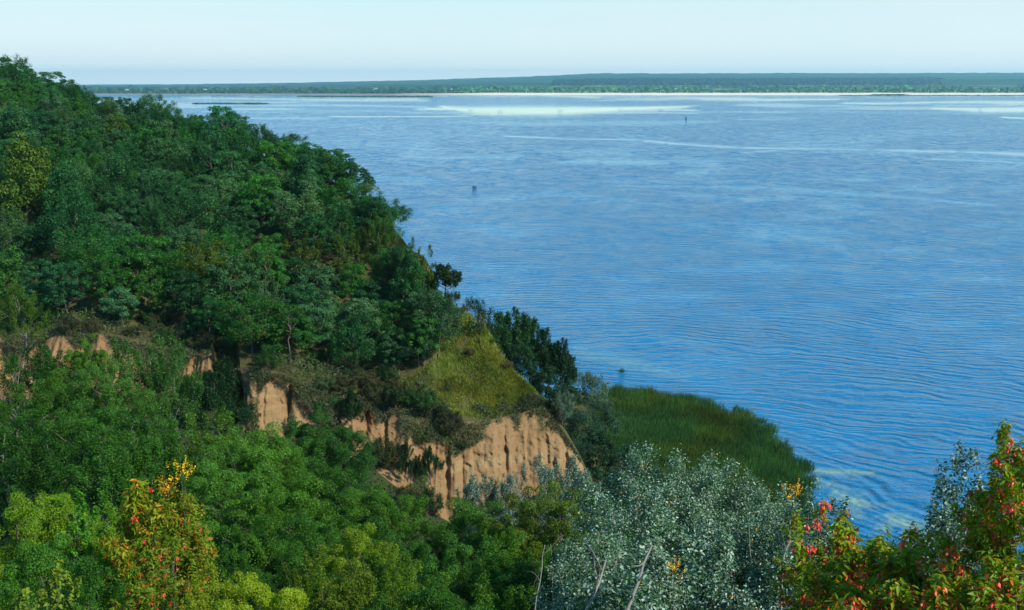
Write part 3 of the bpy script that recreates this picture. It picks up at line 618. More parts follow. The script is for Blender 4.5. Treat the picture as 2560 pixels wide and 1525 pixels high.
# ------------------------------------------------------------------ grass and scrub on the spur
def blades(name, X, Y, Z, L, W, mat, color, up=.9, tint_s=3., label=None, seed=5, low=.0):
    r = np.random.default_rng(seed); n = len(X); P = np.stack([X, Y, Z - .06], 1)
    ax = unit(r.normal(size=(n, 3)) * .6 + np.array([0, 0, up])); nr = unit(r.normal(size=(n, 3)))
    t = np.clip(.5 + .3 * fbm(X / tint_s, Y / tint_s, 0, 9, 3) + r.normal(0, .15, n), 0, 1); tu = np.clip(.5 + .3 * fbm(X / 2.5, Y / 2.5, 0, 19, 3) + r.normal(0, .15, n), 0, 1)
    V, F, ti, tu = leaves(P, ax, nr, L * r.uniform(.5, 1.2, n), W, t, tu)
    o = link(name, mesh(name, V, F, mat, attrs={"tint": ti, "turn": tu})); o.color = (*color, 1); return o
M_GRASS = leaf_mat("dry_grass", trans=.25, warm=(1.75, 1.15, .8), warm_amt=.6)
M_SCRUB = leaf_mat("dry_scrub", trans=.1, warm=(.75, 1.5, .5), warm_amt=.45)
n = 420000; a = rng.uniform(-.5, .085, n); y0, _ = zat(Lt, a); y1, _ = zat(Lr, a); Y = y0 + (y1 - y0) * rng.random(n) ** 1.0 + .0; X = a * Y; Z = ground_v(X, Y); px, py = proj_v(X, Y, Z)
GR = [(424, 268), (445, 290), (478, 306), (510, 335), (530, 368), (552, 404), (540, 409), (480, 416), (440, 412), (400, 402), (396, 384), (420, 368), (440, 345)]
wx_ = 9 * fbm(X / 3, Y / 3, 0, 401, 3); wy_ = 5 * fbm(X / 3, Y / 3, 0, 403, 3); dens = fbm(X / 1.6, Y / 1.6, 0, 405, 3)
m = inpoly(px + wx_, py + wy_, GR) & (rng.random(len(X)) < .75 + .7 * dens); Z = Z + .25 * np.clip(dens, 0, 1) * rng.random(len(X)); tag(blades("grass", X[m], Y[m], Z[m], .55, .055, M_GRASS, (.165, .215, .030), seed=6), "yellow-green dry grass covering the open nose of the spur", "grass", kind="stuff")
SC = [(-40, 300), (60, 318), (180, 318), (238, 332), (246, 352), (290, 359), (340, 352), (395, 368), (420, 372), (425, 392), (440, 405), (480, 410), (545, 402), (560, 425), (540, 420), (480, 428), (430, 432), (330, 398), (240, 376), (180, 356), (-40, 345)]
m = (inpoly(px, py, SC) | (inpoly(px, py, GR) & (fbm(X / 2.4, Y / 2.4, 0, 407, 3) > .62 + (px - 400) / 260))) & (fbm(X / 3, Y / 3, 0, 33, 3) > -.5); Xs, Ys_, Zs = X[m], Y[m], Z[m]
lift = np.random.default_rng(8).random(len(Xs)) ** 1.5 * np.clip(1.0 + 1.0 * fbm(Xs / 2.2, Ys_ / 2.2, 0, 35, 3), .15, 2.4)
# scrub hanging over the rim and clinging to ledges of the cliff
n2 = 150000; a2 = rng.uniform(-.5, .068, n2); yb, zb = zat(Lb, a2); yt, zt = zat(Lt, a2); t2 = rng.random(n2); X2 = a2 * yb
rimw = .14 + .17 * noise(a2 * 60, 0, 0, 61) + .12 * noise(a2 * 160, 0, 0, 62)
p2x, p2y = proj_v(a2 * (yb + (yt - yb) * t2), yb + (yt - yb) * t2, zb + (zt - zb) * t2)
led = inpoly(p2x, p2y, [(404, 410), (440, 420), (480, 424), (486, 436), (474, 446), (455, 444), (440, 440), (415, 438)]) | inpoly(p2x, p2y, [(372, 440), (396, 452), (440, 498), (440, 520), (400, 510), (372, 476)]) & (noise(a2 * 90, t2 * 5, 0, 64) > -.1)
led |= inpoly(p2x, p2y, [(298, 380), (330, 392), (345, 430), (322, 420), (300, 398)]) | (noise(a2 * 55, t2 * 4, 0, 66) > .62)
m2 = (t2 > 1 - rimw) | led
dn = unit(np.stack([0 * a2, -(zt - zb), (yt - yb)], 1))
Y2 = yb + (yt - yb) * t2 ; tp_ = np.clip(t2, 0, 1); Y2 = Y2 + ((tp_ - tp_ ** 1.6) * 2.6 * .9) - .35 - .5 * rng.random(n2) * 1.2
X2 = a2 * (yb + (yt - yb) * t2); Z2 = zb + (zt - zb) * t2 + .25 * rng.random(n2)
Xc = np.concatenate([Xs, X2[m2]]); Yc_ = np.concatenate([Ys_, Y2[m2]]); Zc = np.concatenate([Zs + lift, Z2[m2]])
tag(blades("scrub", Xc, Yc_, Zc, .42, .075, M_SCRUB, (.078, .088, .040), up=.35, seed=7), "tangled dry brownish scrub along the rim of the cliff", "scrub", kind="stuff")
# undergrowth over the shaded slope in front of the cliff
n = 170000; Y = rng.uniform(6, 132, n); a = rng.uniform(-.6, .62, n); X = a * Y; Z = ground_v(X, Y) + rng.random(n) * 1.1; keep = (Z > .2) & ((a > .10) | (Y < zat(Lb, a)[0] - 3))
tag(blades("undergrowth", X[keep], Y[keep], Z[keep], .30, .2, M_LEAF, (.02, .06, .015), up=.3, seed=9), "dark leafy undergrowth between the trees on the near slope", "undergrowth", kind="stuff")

# ------------------------------------------------------------------ trees on the near slope
FA = [make_tree(200 + i, H=12, Rr=3.3, low_frac=.22, puffs=95, pr=(.4, .85), nleaf=22000, L=.155, W=.11, style="spray", spread=.75, tuft_up=.8, lump=.38, barkm=M_BARK_GREY, trunk_r=.10, pale_limbs=14, twig_vis=True) for i in range(3)]
FB = [make_tree(210 + i, H=10, Rr=3.3, low_frac=.15, puffs=120, pr=(.35, .72), nleaf=44000, L=.115, W=.085, nrand=.6, lump=.44, trunk_r=.13, pale_limbs=12, flat=.7) for i in range(3)]
FC = [make_tree(220 + i, H=8, Rr=2.8, low_frac=.12, puffs=150, pr=(.26, .52), nleaf=62000, L=.085, W=.06, nrand=.6, lump=.42, trunk_r=.1, pale_limbs=12, style=("spray" if i else "puff"), spread=.8, tuft_up=.7) for i in range(3)]
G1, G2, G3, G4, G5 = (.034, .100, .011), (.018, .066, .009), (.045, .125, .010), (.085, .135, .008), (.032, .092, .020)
FG = [  # kind, px, top, D, radius, colour, label
 (FA[0], 12, 286, 98, 2.6, (.045, .10, .015), "light green tree at the left edge, its top over the wood behind"),
 (FA[1], 144, 338, 84, 3.4, (.038, .105, .032), "tall airy tree with pale limbs in front of the leftmost cliff patches"),
 (FA[2], 172, 352, 82, 2.8, (.034, .10, .034), "airy tree leaning right beside the second sandy patch"),
 (FB[0], 84, 338, 88, 2.0, (.045, .11, .016), "small light tree poking up between the two leftmost sandy patches"),
 (FA[0], 60, 348, 86, 3.2, G2, "rounded tree below the leftmost sandy patch"),
 (FA[1], 18, 352, 84, 3.2, G2, "dense dark tree at the left edge below the light green one"),
 (FB[1], 108, 364, 76, 3.0, G5, "mid green tree in front of the tall airy pair"),
 (FB[2], 38, 378, 74, 3.3, G1, "round tree second from the left edge, halfway up the near slope"),
 (FB[0], 130, 400, 66, 3.2, G5, "bright-topped tree above the shadowed hollow on the left"),
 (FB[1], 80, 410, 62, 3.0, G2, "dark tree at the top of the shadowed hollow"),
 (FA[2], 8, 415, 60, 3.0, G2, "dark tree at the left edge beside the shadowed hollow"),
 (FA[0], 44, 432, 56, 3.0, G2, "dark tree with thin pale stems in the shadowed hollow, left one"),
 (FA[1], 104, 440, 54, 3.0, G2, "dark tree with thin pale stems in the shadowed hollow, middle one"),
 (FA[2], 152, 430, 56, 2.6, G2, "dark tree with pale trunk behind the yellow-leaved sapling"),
 (FA[2], 214, 410, 66, 2.7, (.050, .125, .020), "bright airy tree whose top stands before the dark ravine"),
 (FB[2], 242, 428, 62, 2.7, (.042, .115, .018), "bright green tree right of the airy one below the ravine"),
 (FB[0], 196, 440, 58, 2.6, (.036, .105, .02), "mid green tree just above the yellow-leaved sapling"),
 (FB[1], 272, 446, 64, 2.6, G1, "green tree in front of the foot of the big sandy buttress"),
 (FB[0], 318, 404, 82, 3.1, (.016, .062, .014), "dark green rounded tree in front of the cliff right of the buttress"),
 (FB[2], 346, 428, 80, 2.5, (.016, .060, .015), "dark tree touching the right side of the rounded one before the cliff"),
 (FB[1], 300, 440, 72, 2.8, G2, "dark tree below the rounded one before the cliff"),
 (FB[0], 348, 462, 66, 3.0, G2, "dark green tree in the middle of the near slope"),
 (FB[2], 236, 470, 50, 2.8, (.036, .105, .018), "mid green tree right of the red-keyed maple's top"),
 (FB[1], 286, 482, 50, 2.8, G1, "green tree centred below the buttress, two rows down"),
 (FB[0], 330, 494, 52, 2.6, G1, "green tree left of the sandy cliff foot"),
 (FB[2], 372, 484, 60, 2.2, (.04, .12, .018), "bright small tree left of the bushes under the pines"),
 (FB[1], 404, 500, 58, 2.3, G1, "green tree with pointed top under the left-hand pine"),
 (FB[0], 384, 520, 46, 2.1, G2, "dark tree left of the bare gully below the cliff"),
 (FA[0], 446, 530, 55, 1.4, (.028, .08, .016), "slim tree at the bottom of the bare gully"),
 (FB[2], 480, 500, 54, 2.6, (.028, .082, .014), "green tree at the cliff foot below the small silvery poplar"),
 (FB[0], 520, 497, 50, 2.3, (.048, .082, .010), "olive tree with yellowing leaves at the right cliff foot"),
 (FB[1], 560, 492, 48, 2.3, (.045, .078, .010), "olive tree left of the largest silver poplar"),
 (FC[1], 505, 530, 36, 2.2, G1, "green tree below the olive ones in the lower middle"),
 (FC[2], 548, 545, 33, 2.2, G2, "dark green tree at the lower left foot of the silver poplar"),
 (FC[0], 460, 545, 34, 2.0, (.026, .085, .016), "green tree at the bottom just right of the yellow-green bush"),
 (FC[1], 498, 580, 27, 2.2, G1, "green tree at the bottom edge left of the silver poplar"),
 (FC[0], 360, 533, 31, 1.9, (.085, .15, .010), "yellow-green tree in the bottom middle"),
 (FC[1], 400, 556, 28, 1.9, (.05, .115, .012), "green tree right beside the yellow-green one in the bottom middle"),
 (FC[2], 320, 566, 27, 1.8, (.06, .11, .014), "olive-green bushy tree left of the yellow-green one"),
 (FC[0], 430, 590, 23, 1.8, G2, "dark tree at the bottom edge between the two middle bushes"),
 (FC[0], 292, 520, 36, 2.3, G2, "dark tree between the maple and the yellow-green tree"),
 (FC[2], 250, 515, 37, 2.2, G1, "green tree close behind the right side of the maple"),
 (FC[1], 232, 555, 28, 1.9, G2, "dark green tree between the maple and the lime bush"),
 (FC[0], 22, 500, 29, 2.0, (.09, .18, .012), "bright green leafy tree in the bottom left corner"),
 (FC[2], 66, 494, 31, 2.0, (.085, .17, .014), "bright green tree right beside the corner one"),
 (FC[1], 98, 510, 29, 1.7, (.065, .15, .014), "bright green tree touching the left side of the maple"),
 (FC[0], 40, 548, 23, 1.9, (.030, .10, .014), "green tree low in the bottom left behind the vine"),
 (FC[1], 90, 560, 22, 1.6, (.020, .075, .012), "dark green tree low between the vine and the maple"),
 (FC[1], 205, 576, 19, 1.35, (.13, .19, .012), "lime-yellow bush at the bottom edge right of the maple"),
 (FC[0], 246, 582, 19, 1.2, (.12, .18, .012), "smaller lime-yellow bush at the bottom edge"),
 (FC[2], 18, 592, 17, 1.3, (.03, .10, .012), "dark leafy bush at the very bottom left corner"),
]
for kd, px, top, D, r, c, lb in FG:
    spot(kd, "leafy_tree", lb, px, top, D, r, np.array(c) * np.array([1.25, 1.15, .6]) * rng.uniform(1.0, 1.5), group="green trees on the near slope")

for i, (px, top, D, r, c) in enumerate([(640, 505, 95, 2.8, G2), (600, 500, 88, 2.6, G1), (690, 512, 100, 2.8, G2), (735, 520, 92, 2.6, G1), (655, 530, 75, 2.6, G2), (710, 540, 72, 2.6, G1), (780, 545, 85, 2.2, G2), (620, 535, 62, 2.4, G1)]):
    spot(FB[i % 3], "leafy_tree", "green tree deep in the hollow behind the silver poplars, %s from the left" % ORD[sorted([640, 600, 690, 735, 655, 710, 780, 620]).index(px)], px, top, D, r, c, group="green trees on the near slope")
# silver poplars
SP = [make_tree(300 + i, H=10, Rr=3.1, low_frac=.12, puffs=150, pr=(.32, .62), nleaf=62000, L=.086, W=.058, mat=M_LEAF_SILVER, barkm=M_BARK_PALE, style="spray", shape="point", spread=1.0, tuft_up=.5, lump=.3,
                trunk_r=.08, stems=3, pale_limbs=8, droop=.7, fold=.12) for i in range(3)]
SPS = [make_tree(330 + i, H=5.5, Rr=1.7, low_frac=.05, puffs=60, pr=(.25, .5), nleaf=20000, L=.086, W=.058, mat=M_LEAF_SILVER, barkm=M_BARK_PALE, style="spray", shape="point", spread=1.0, tuft_up=.5, lump=.3,
                trunk_r=.04, stems=3, pale_limbs=7, droop=.7, fold=.12) for i in range(2)]
SP2 = [make_tree(310, H=9, Rr=2.4, low_frac=.05, puffs=100, pr=(.35, .7), nleaf=24000, L=.12, W=.075, mat=M_LEAF_SILVER, barkm=M_BARK_PALE, style="spray", spread=.7, tuft_up=.9, lump=.4, trunk_r=.09, pale_limbs=10, droop=.5)]
SP3 = [make_tree(320 + i, H=8, Rr=1.25, low_frac=.02, puffs=42, pr=(.22, .42), nleaf=4200, L=.10, W=.07, mat=M_LEAF_SILVER, barkm=M_BARK_PALE, style="spray", shape="point", spread=.8, tuft_up=1.4, lump=.3, peak=.6, trunk_r=.05, pale_limbs=8, droop=.5) for i in range(2)]
SC1, SC2 = (.058, .125, .046), (.030, .072, .038)
for kd, px, top, D, r, c, lb in [
 (SP[0], 662, 458, 30, 2.8, SC1, "largest silver poplar, its rounded top in front of the reed bed"),
 (SP[1], 706, 466, 31, 2.4, SC1, "silver poplar with fine tufted top right behind the largest one"),
 (SPS[0], 618, 500, 25, 1.9, SC1, "silver poplar with bent pale trunk at the left of the silvery clump"),
 (SPS[1], 588, 546, 23, 1.2, SC1, "low silver poplar branch at the left end of the silvery clump"),
 (SPS[0], 664, 540, 21, 2.2, SC1, "silver poplar in front at the bottom, with a thick leaning pale trunk"),
 (SPS[1], 752, 488, 30, 1.7, SC1, "silver poplar next to the shadowy gap at the right of the clump"),
 (SPS[0], 740, 545, 22, 1.9, SC2, "silver poplar at the bottom right of the clump before the maples"),
 (SPS[1], 790, 500, 27, 1.5, SC1, "silver poplar whose sparse top shows against the end of the reeds"),
 (SPS[0], 815, 518, 25, 1.2, SC1, "silver poplar crown filling the corner between the reeds and the left maple"),
 (SP2[0], 478, 474, 62, 2.0, (.045, .09, .055), "small silvery poplar at the cliff foot, leftmost of three"),
 (SP2[0], 508, 473, 62, 1.7, (.040, .085, .05), "small silvery poplar at the cliff foot, middle of three"),
 (SP2[0], 545, 460, 58, 1.9, (.045, .09, .05), "silvery poplar hiding the lower right corner of the cliff"),
 (SP2[0], 578, 462, 54, 2.0, (.04, .088, .05), "silvery poplar between the cliff corner and the largest poplar"),
 (SP3[0], 818, 482, 25, .75, SC1, "thin silvery poplar shoot standing alone over the water right of the reeds"),
 (SP3[1], 838, 500, 25, .8, SC2, "thin silvery poplar shoot just above the left maple"),
 (SP3[0], 952, 462, 27, 1.0, SC2, "slender grey-green poplar rising against the water left of the tall maple"),
 (SP3[1], 968, 448, 26, .9, SC2, "slender poplar shoot touching the tall maple"),
 (SP3[1], 940, 505, 25, 1.1, SC2, "low grey-green poplar at the left foot of the slender one"),
 (SP3[0], 918, 528, 24, .9, SC2, "lowest grey-green poplar between the two maple tops"),
 (SPS[0], 975, 520, 24, 1.4, SC2, "grey-green poplar in the gap behind the maple crowns"),
 ]:
    spot(kd, "poplar_tree", lb, px, top, D, r, c, group="silver poplars")

# Tatar maples hung with red keys
MF = [make_tree(410 + i, H=3.2, Rr=1.1, low_frac=.0, puffs=70, pr=(.18, .36), nleaf=6000, L=.15, W=.06, mat=M_LEAF_MAPLE, style="spray", shape="point", spread=.8, tuft_up=.5, lump=.36, low=-.8, droop=.75, fold=.10,
                trunk_r=.04, stems=2, pale_limbs=8, fruit=60, fs=1.3) for i in range(3)]
MP = [make_tree(400 + i, H=2.2, Rr=.62, low_frac=.0, puffs=66, pr=(.12, .22), nleaf=5200, L=.10, W=.042, mat=M_LEAF_MAPLE, style="spray", shape="point", spread=.8, tuft_up=.5, lump=.36, low=-.8, droop=.75, fold=.10,
                trunk_r=.025, stems=2, pale_limbs=12, fruit=130, fs=1.15) for i in range(3)]
MC = (.16, .24, .008)
for kd, px, top, D, r, c, lb in [
 (MP[0], 838, 517, 11.5, .62, MC, "red-keyed maple crown nearest the poplars, low on the right"),
 (MP[1], 872, 548, 10.5, .70, MC, "red-keyed maple crown right below the gap of open water"),
 (MP[1], 836, 582, 10.0, .48, MC, "red-keyed maple bush at the bottom left of the maples"),
 (MP[2], 930, 548, 9.6, .72, MC, "broad red-keyed maple crown in the middle of the maples"),
 (MP[0], 985, 548, 9.0, .52, MC, "red-keyed maple crown under the tall one"),
 (MP[2], 1012, 448, 9.2, .42, MC, "tall narrow red-keyed maple at the right edge"),
 (MP[1], 1030, 440, 8.8, .40, MC, "red-keyed maple partly cut off by the right edge"),
 (MP[0], 880, 590, 8.6, .60, MC, "red-keyed maple bush at the bottom edge, centre of the maples"),
 (MP[2], 965, 590, 8.0, .60, MC, "red-keyed maple bush at the bottom edge near the right corner"),
 (MP[1], 1022, 560, 8.2, .50, MC, "red-keyed maple bush in the bottom right corner"),
 (MF[0], 152, 486, 27, 1.35, (.20, .24, .010), "red-keyed maple alone among the green trees on the left"),
 (MF[2], 178, 500, 27, .85, (.16, .23, .010), "right half of the lone left maple's crown, standing behind it"),
 (MF[1], 165, 540, 24, .95, (.12, .20, .010), "lower maple bush hung with red keys below the lone left maple"),
 (MF[0], 145, 572, 20, .7, (.12, .20, .010), "small maple bush with red keys at the bottom left of the lime bush"),
 ]:
    spot(kd, "maple_tree", lb, px, top, D, r, c, group="maples with red keys")

# yellow-leaved sapling, vine, autumn sprigs
YS_K = make_tree(500, H=1.5, Rr=.55, low_frac=.1, puffs=15, pr=(.15, .3), nleaf=230, L=.085, W=.06, style="spray", shape="point", tuft_up=1.0, trunk_r=.03, pale_limbs=5)
spot(YS_K, "sapling", "thin sapling with golden yellow leaves above the lone left maple", 180, 455, 40, .6, (.80, .50, .012), "sapling")
spot(YS_K, "sapling", "small sapling with orange-yellow leaves left of the golden one", 166, 472, 39, .5, (.85, .38, .01), "sapling")
spot(YS_K, "sapling", "sparse sapling with orange-yellow leaves over the water side of the reeds", 794, 478, 24, .28, (.85, .42, .02), "sapling")
spot(YS_K, "sapling", "sprig of yellow leaves low inside the silver poplar clump", 675, 556, 18.5, .2, (.85, .45, .01), "sapling")
VK = make_tree(510, H=4, Rr=.9, low_frac=.3, puffs=26, pr=(.15, .32), nleaf=900, L=.14, W=.13, style="spray", shape="point", tuft_up=.6, trunk_r=.03, pale_limbs=7, droop=.6)
spot(VK, "climbing_vine", "pale yellow-green vine with broad leaves in the bottom left", 48, 562, 17, .55, (.14, .21, .02), "vine")
spot(VK, "climbing_vine", "light green broad-leaved vine over the bright trees, upper left corner group", 72, 492, 27, .7, (.06, .2, .015), "vine")
spot(VK, "climbing_vine", "pale vine trailing at the bottom edge near the left corner", 26, 585, 16, .5, (.12, .19, .02), "vine")

# bare pale stems and the thick leaning trunks of the poplar clump
for i, (p0, p1, D0, D1, r, lb) in enumerate([((622, 625), (652, 545), 17.5, 19, .036, "thick pale leaning trunk at the bottom of the poplar clump"), ((585, 612), (606, 560), 19, 20, .03, "bent pale trunk left of the thick leaning one"),
        ((783, 560), (790, 520), 20, 21, .016, "straight pale stem at the right side of the poplar clump"), ((535, 610), (545, 545), 20, 21.5, .012, "thin crooked bare stem at the bottom left of the poplars")]):
    r_ = np.random.default_rng(600 + i); a_ = np.array(at(*p0, D0)); b_ = np.array(at(*p1, D1)); g_ = ground(a_[0], a_[1])
    T = Tubes(); foot = a_ + (a_ - b_) / max(b_[2] - a_[2], .3) * (a_[2] - g_ + .4) * np.array([.25, .25, 0]); foot[2] = g_ - .3
    p = np.concatenate([curve(foot, a_, r_, 6, .03)[:-1], curve(a_, b_, r_, 6, .05)]); base = p[0].copy(); p = p - base
    T.add(p, np.linspace(r * 1.3, r * .6, len(p)), 8)
    for e in range(4):
        k = 6 + e; T.add(curve(p[k], p[k] + r_.normal(0, .3, 3) + np.array([0, 0, .45]), r_, 5, .1), np.linspace(r * .5, r * .1, 5), 5)
    tag(link("bare_stem", T.build("bare_stem", M_BARK_GREY), loc=base), lb, "tree trunk", "pale stems in the poplar clump")

# ------------------------------------------------------------------ reed bed
REED = [(596, 400), (612, 397), (640, 394), (690, 404), (740, 417), (772, 432), (790, 452), (803, 470), (813, 490), (806, 520), (780, 542), (740, 548), (660, 548), (600, 530), (590, 450)]
poly = np.array([on_z(*p) for p in REED]); n = 210000
X = rng.uniform(poly[:, 0].min() - 2, poly[:, 0].max() + 2, n); Y = rng.uniform(poly[:, 1].min() - 2, poly[:, 1].max() + 2, n)
wx, wy = X + 1.6 * fbm(X / 3, Y / 3, 0, 81, 4), Y + 3. * fbm(X / 3, Y / 3, 0, 82, 4)
m = inpoly(wx, wy, [tuple(p) for p in poly]); X, Y = X[m], Y[m]; n = len(X)
M_REED = leaf_mat("reed_leaf", trans=.2, warm=(1.9, 1.0, .5), warm_amt=.6)
P_ = np.stack([X, Y, 0 * X - .1], 1); hh = (1.9 + .7 * fbm(X / 5, Y / 5, 0, 83, 3) + rng.normal(0, .3, n)) * .62
parts_V = []; 
ax = unit(np.stack([rng.normal(.10, .13, n), rng.normal(0, .13, n), np.ones(n)], 1)); nr = unit(rng.normal(size=(n, 3)) * np.array([1, 1, .1]))
t = np.clip(.5 + .32 * fbm(X / 4, Y / 4, 0, 84, 3) + rng.normal(0, .14, n), 0, 1); tu = np.clip(.48 + .50 * fbm(X / 7, Y / 9, 0, 85, 3) + rng.normal(0, .1, n), 0, 1)
start = P_ + ax * (rng.random(n) * 1.1)[:, None]
V, F, ti, tu_ = leaves(start, ax, nr, hh, rng.uniform(.035, .075, n), t, tu)
o = link("reed_bed", mesh("reed_bed", V, F, M_REED, attrs={"tint": ti, "turn": tu_})); o.color = (.034, .098, .020, 1)
tag(o, "dense bed of tall dark green reeds standing in the shallows", "reeds", kind="stuff")
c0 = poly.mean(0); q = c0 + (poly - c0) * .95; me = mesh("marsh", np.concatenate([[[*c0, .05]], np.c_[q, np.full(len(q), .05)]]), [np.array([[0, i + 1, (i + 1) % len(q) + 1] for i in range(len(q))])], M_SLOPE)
tag(link("marsh", me), kind='structure')
def clump(name, label, px, py, rx, ry, n, h, color):
    x, y = on_z(px, py); r = np.random.default_rng(int(px)); X = x + r.normal(0, rx, n); Y = y + r.normal(0, ry, n)
    o = blades(name, X, Y, 0 * X, h, .07, M_REED, color, up=2., seed=int(px)); return tag(o, label, "reeds")
clump("reed_tuft", "lone small tuft of reeds in open water above the reed bed", 622, 372, .3, .4, 110, .9, (.03, .075, .03))
clump("reed_tuft", "dark tuft of reeds in the bay between the maple crowns", 893, 557, .8, 1.2, 900, 1.6, (.012, .045, .025))


# ------------------------------------------------------------------ far shore
def far_h(x, y):
    a = x / y; f = tab(a, (-.6, -.02), (-.42, .0), (-.3, .04), (-.2, .2), (-.1, .40), (.02, .72), (.08, .96), (.5, 1.), (1, 1.))
    h = 1.5 + np.interp(y, [5000, 7600, 8800, 10200, 12000, 16000, 22000], [0, 2, 12, 72, 84, 186, 190]) * f
    return h + np.clip((y - 7000) / 4000, 0, 1) * 5 * fbm(x / 1500, y / 1500, 0, 101, 3)
def far_mat():
    m, t, b = new_mat("far_fields"); pos = N(t, "NewGeometry").outputs["Position"]; s = N(t, "SeparateXYZ"); t.links.new(pos, s.inputs[0])
    f = noise_n(t, .0022, 4, vec=pos, mscale=(.35, .9, 1)); r = N(t, "ValToRGB"); r.color_ramp.elements[0].position = .50; r.color_ramp.elements[1].position = .57; t.links.new(f, r.inputs[0])
    fld = mixc(t, noise_n(t, .006, 3, vec=pos, mscale=(.3, 1.2, 1)), (.18, .28, .06), (.75, .70, .42))
    wood = mixc(t, noise_n(t, .02, 4, vec=pos), (.006, .035, .035), (.02, .07, .04))  # wood greens painted bluish, adding distance haze in the colour
    far = math_(t, 'MULTIPLY', math_(t, 'SUBTRACT', s.outputs[1], 8600), 1 / 700., clamp=True)
    k = math_(t, 'MULTIPLY', r.outputs[0], math_(t, 'SUBTRACT', 1., math_(t, 'MULTIPLY', far, .93)))
    t.links.new(mixc(t, k, wood, fld), b.inputs["Base Color"]); b.inputs["Roughness"].default_value = 1; b.inputs["Specular IOR Level"].default_value = 0; return m
D = np.concatenate([np.linspace(5010, 9000, 60), np.linspace(9100, 22000, 90)]); A = np.linspace(-.75, .75, 240)
Y = D[:, None] * np.ones(240); X = A[None] * Y; Z = far_h(X, Y) + np.clip((Y - 9000) / 1000, 0, 1) * 7 * (fbm(X / 90, Y / 200, 0, 105, 2))
i = np.arange(len(D) - 1)[:, None] * 240; j = np.arange(239)[None]
tag(link("far_shore", mesh("far_shore", np.stack([X, Y, Z], -1).reshape(-1, 3), [np.stack([i + j, i + j + 1, i + 241 + j, i + 240 + j], -1).reshape(-1, 4)], far_mat(), smooth=True)), kind='structure')
# pale stone-faced embankment along the far waterline
m, t, b = new_mat("embankment"); pos = N(t, "NewGeometry").outputs["Position"]; s = N(t, "SeparateXYZ"); t.links.new(pos, s.inputs[0])
k = math_(t, 'MULTIPLY', math_(t, 'ADD', s.outputs[0], 600), 1 / 500., clamp=True)
c = mixc(t, k, (.20, .17, .19), (.72, .62, .52)); c = mixc(t, math_(t, 'MULTIPLY', noise_n(t, .01, 5, vec=pos), .7), c, mixc(t, k, (.12, .13, .12), (.50, .40, .32)))
t.links.new(c, b.inputs["Base Color"]); b.inputs["Roughness"].default_value = .9
xs = np.linspace(-3400, 3400, 500); top = 6.5 + 3.0 * np.clip((xs + 600) / 500, 0, 1) + .8 * noise(xs / 60, 0, 0, 111); yo = 4965 + 25 * noise(xs / 300, 0, 0, 112)
rows = [np.stack([xs, yo, 0 * xs - 1], 1), np.stack([xs, yo + 22, top * .45], 1), np.stack([xs, yo + 45, top], 1), np.stack([xs, yo + 58, top], 1), np.stack([xs, yo + 80, 0 * xs + .5], 1)]
i = np.arange(4)[:, None] * 500; j = np.arange(499)[None]
tag(link("embankment", mesh("embankment", np.concatenate(rows), [np.stack([i + j, i + j + 1, i + 501 + j, i + 500 + j], -1).reshape(-1, 4)], m)), kind='structure')
# woods beyond it
import bmesh
bm = bmesh.new(); bmesh.ops.create_icosphere(bm, subdivisions=2, radius=1); IV = np.array([v.co[:] for v in bm.verts]); IF = np.array([[v.index for v in f.verts] for f in bm.faces]); bm.free()
def blobs(name, x, y, z, rx, rz, mat, color, seed):
    r = np.random.default_rng(seed); n = len(x); B = np.broadcast_to(IV, (n, *IV.shape)).copy()
    B *= (1 + .32 * r.normal(size=(n, len(IV), 1))).clip(.5, 1.6); B[..., :2] *= rx[:, None, None]; B[..., 2] *= rz[:, None]; B += np.stack([x, y, z], 1)[:, None]
    F = (np.arange(n)[:, None, None] * len(IV) + IF[None]).reshape(-1, 3); t = np.repeat(r.random(n), len(IV)); o = link(name, mesh(name, B.reshape(-1, 3), [F], mat, attrs={"tint": t, "turn": np.repeat(r.random(n), len(IV))})); o.color = (*color, 1); return o
M_FARLEAF = leaf_mat("far_leaf", trans=.1, warm=(2.2, 1.5, .5), warm_amt=.35)
def belt(n, ya, yb, thr, seed, sx=500, sy=250, rmin=9, rmax=18, xa=-.5, xb=.56):
    a_ = rng.uniform(xa, xb, n); y_ = rng.uniform(ya, yb, n); x_ = a_ * y_; k = fbm(x_ / sx, y_ / sy, 0, seed, 3) > thr; x_, y_ = x_[k], y_[k]
    r_ = rng.uniform(rmin, rmax, len(x_)); return x_, y_, r_
X_, Y_, R_ = map(np.concatenate, zip(belt(2600, 5060, 5330, -.9, 121, rmin=8, rmax=15), belt(2600, 5500, 6600, .25, 122, 300, 200), belt(3200, 6600, 8800, .25, 123, 500, 350, 12, 24)))
left = X_ < 0
Zg = far_h(X_, Y_); hgt = R_ * .75
m = X_ / Y_ < -.05
tag(blobs("far_wood", X_[m], Y_[m], Zg[m] + hgt[m] * .4, R_[m], hgt[m], M_FARLEAF, (.016, .050, .026), 131), "dark belt of far woods behind the grey left stretch of embankment", "woods", kind="stuff")
tag(blobs("far_wood", X_[~m], Y_[~m], Zg[~m] + hgt[~m] * .4, R_[~m], hgt[~m], M_FARLEAF, (.030, .100, .040), 132), "green belt of far woods behind the pale right stretch of embankment", "woods", kind="stuff")
x_, y_, r_ = belt(5200, 9300, 10900, -2, 125, rmin=16, rmax=30, xa=.04, xb=.40)
tag(blobs("far_wood", x_, y_, far_h(x_, y_) + 6, r_, r_ * .55, M_FARLEAF, (.003, .020, .030), 133), "long dark haze-blue forest on the rise below the horizon", "woods", kind="stuff")  # blue of the distance haze is put into this leaf colour
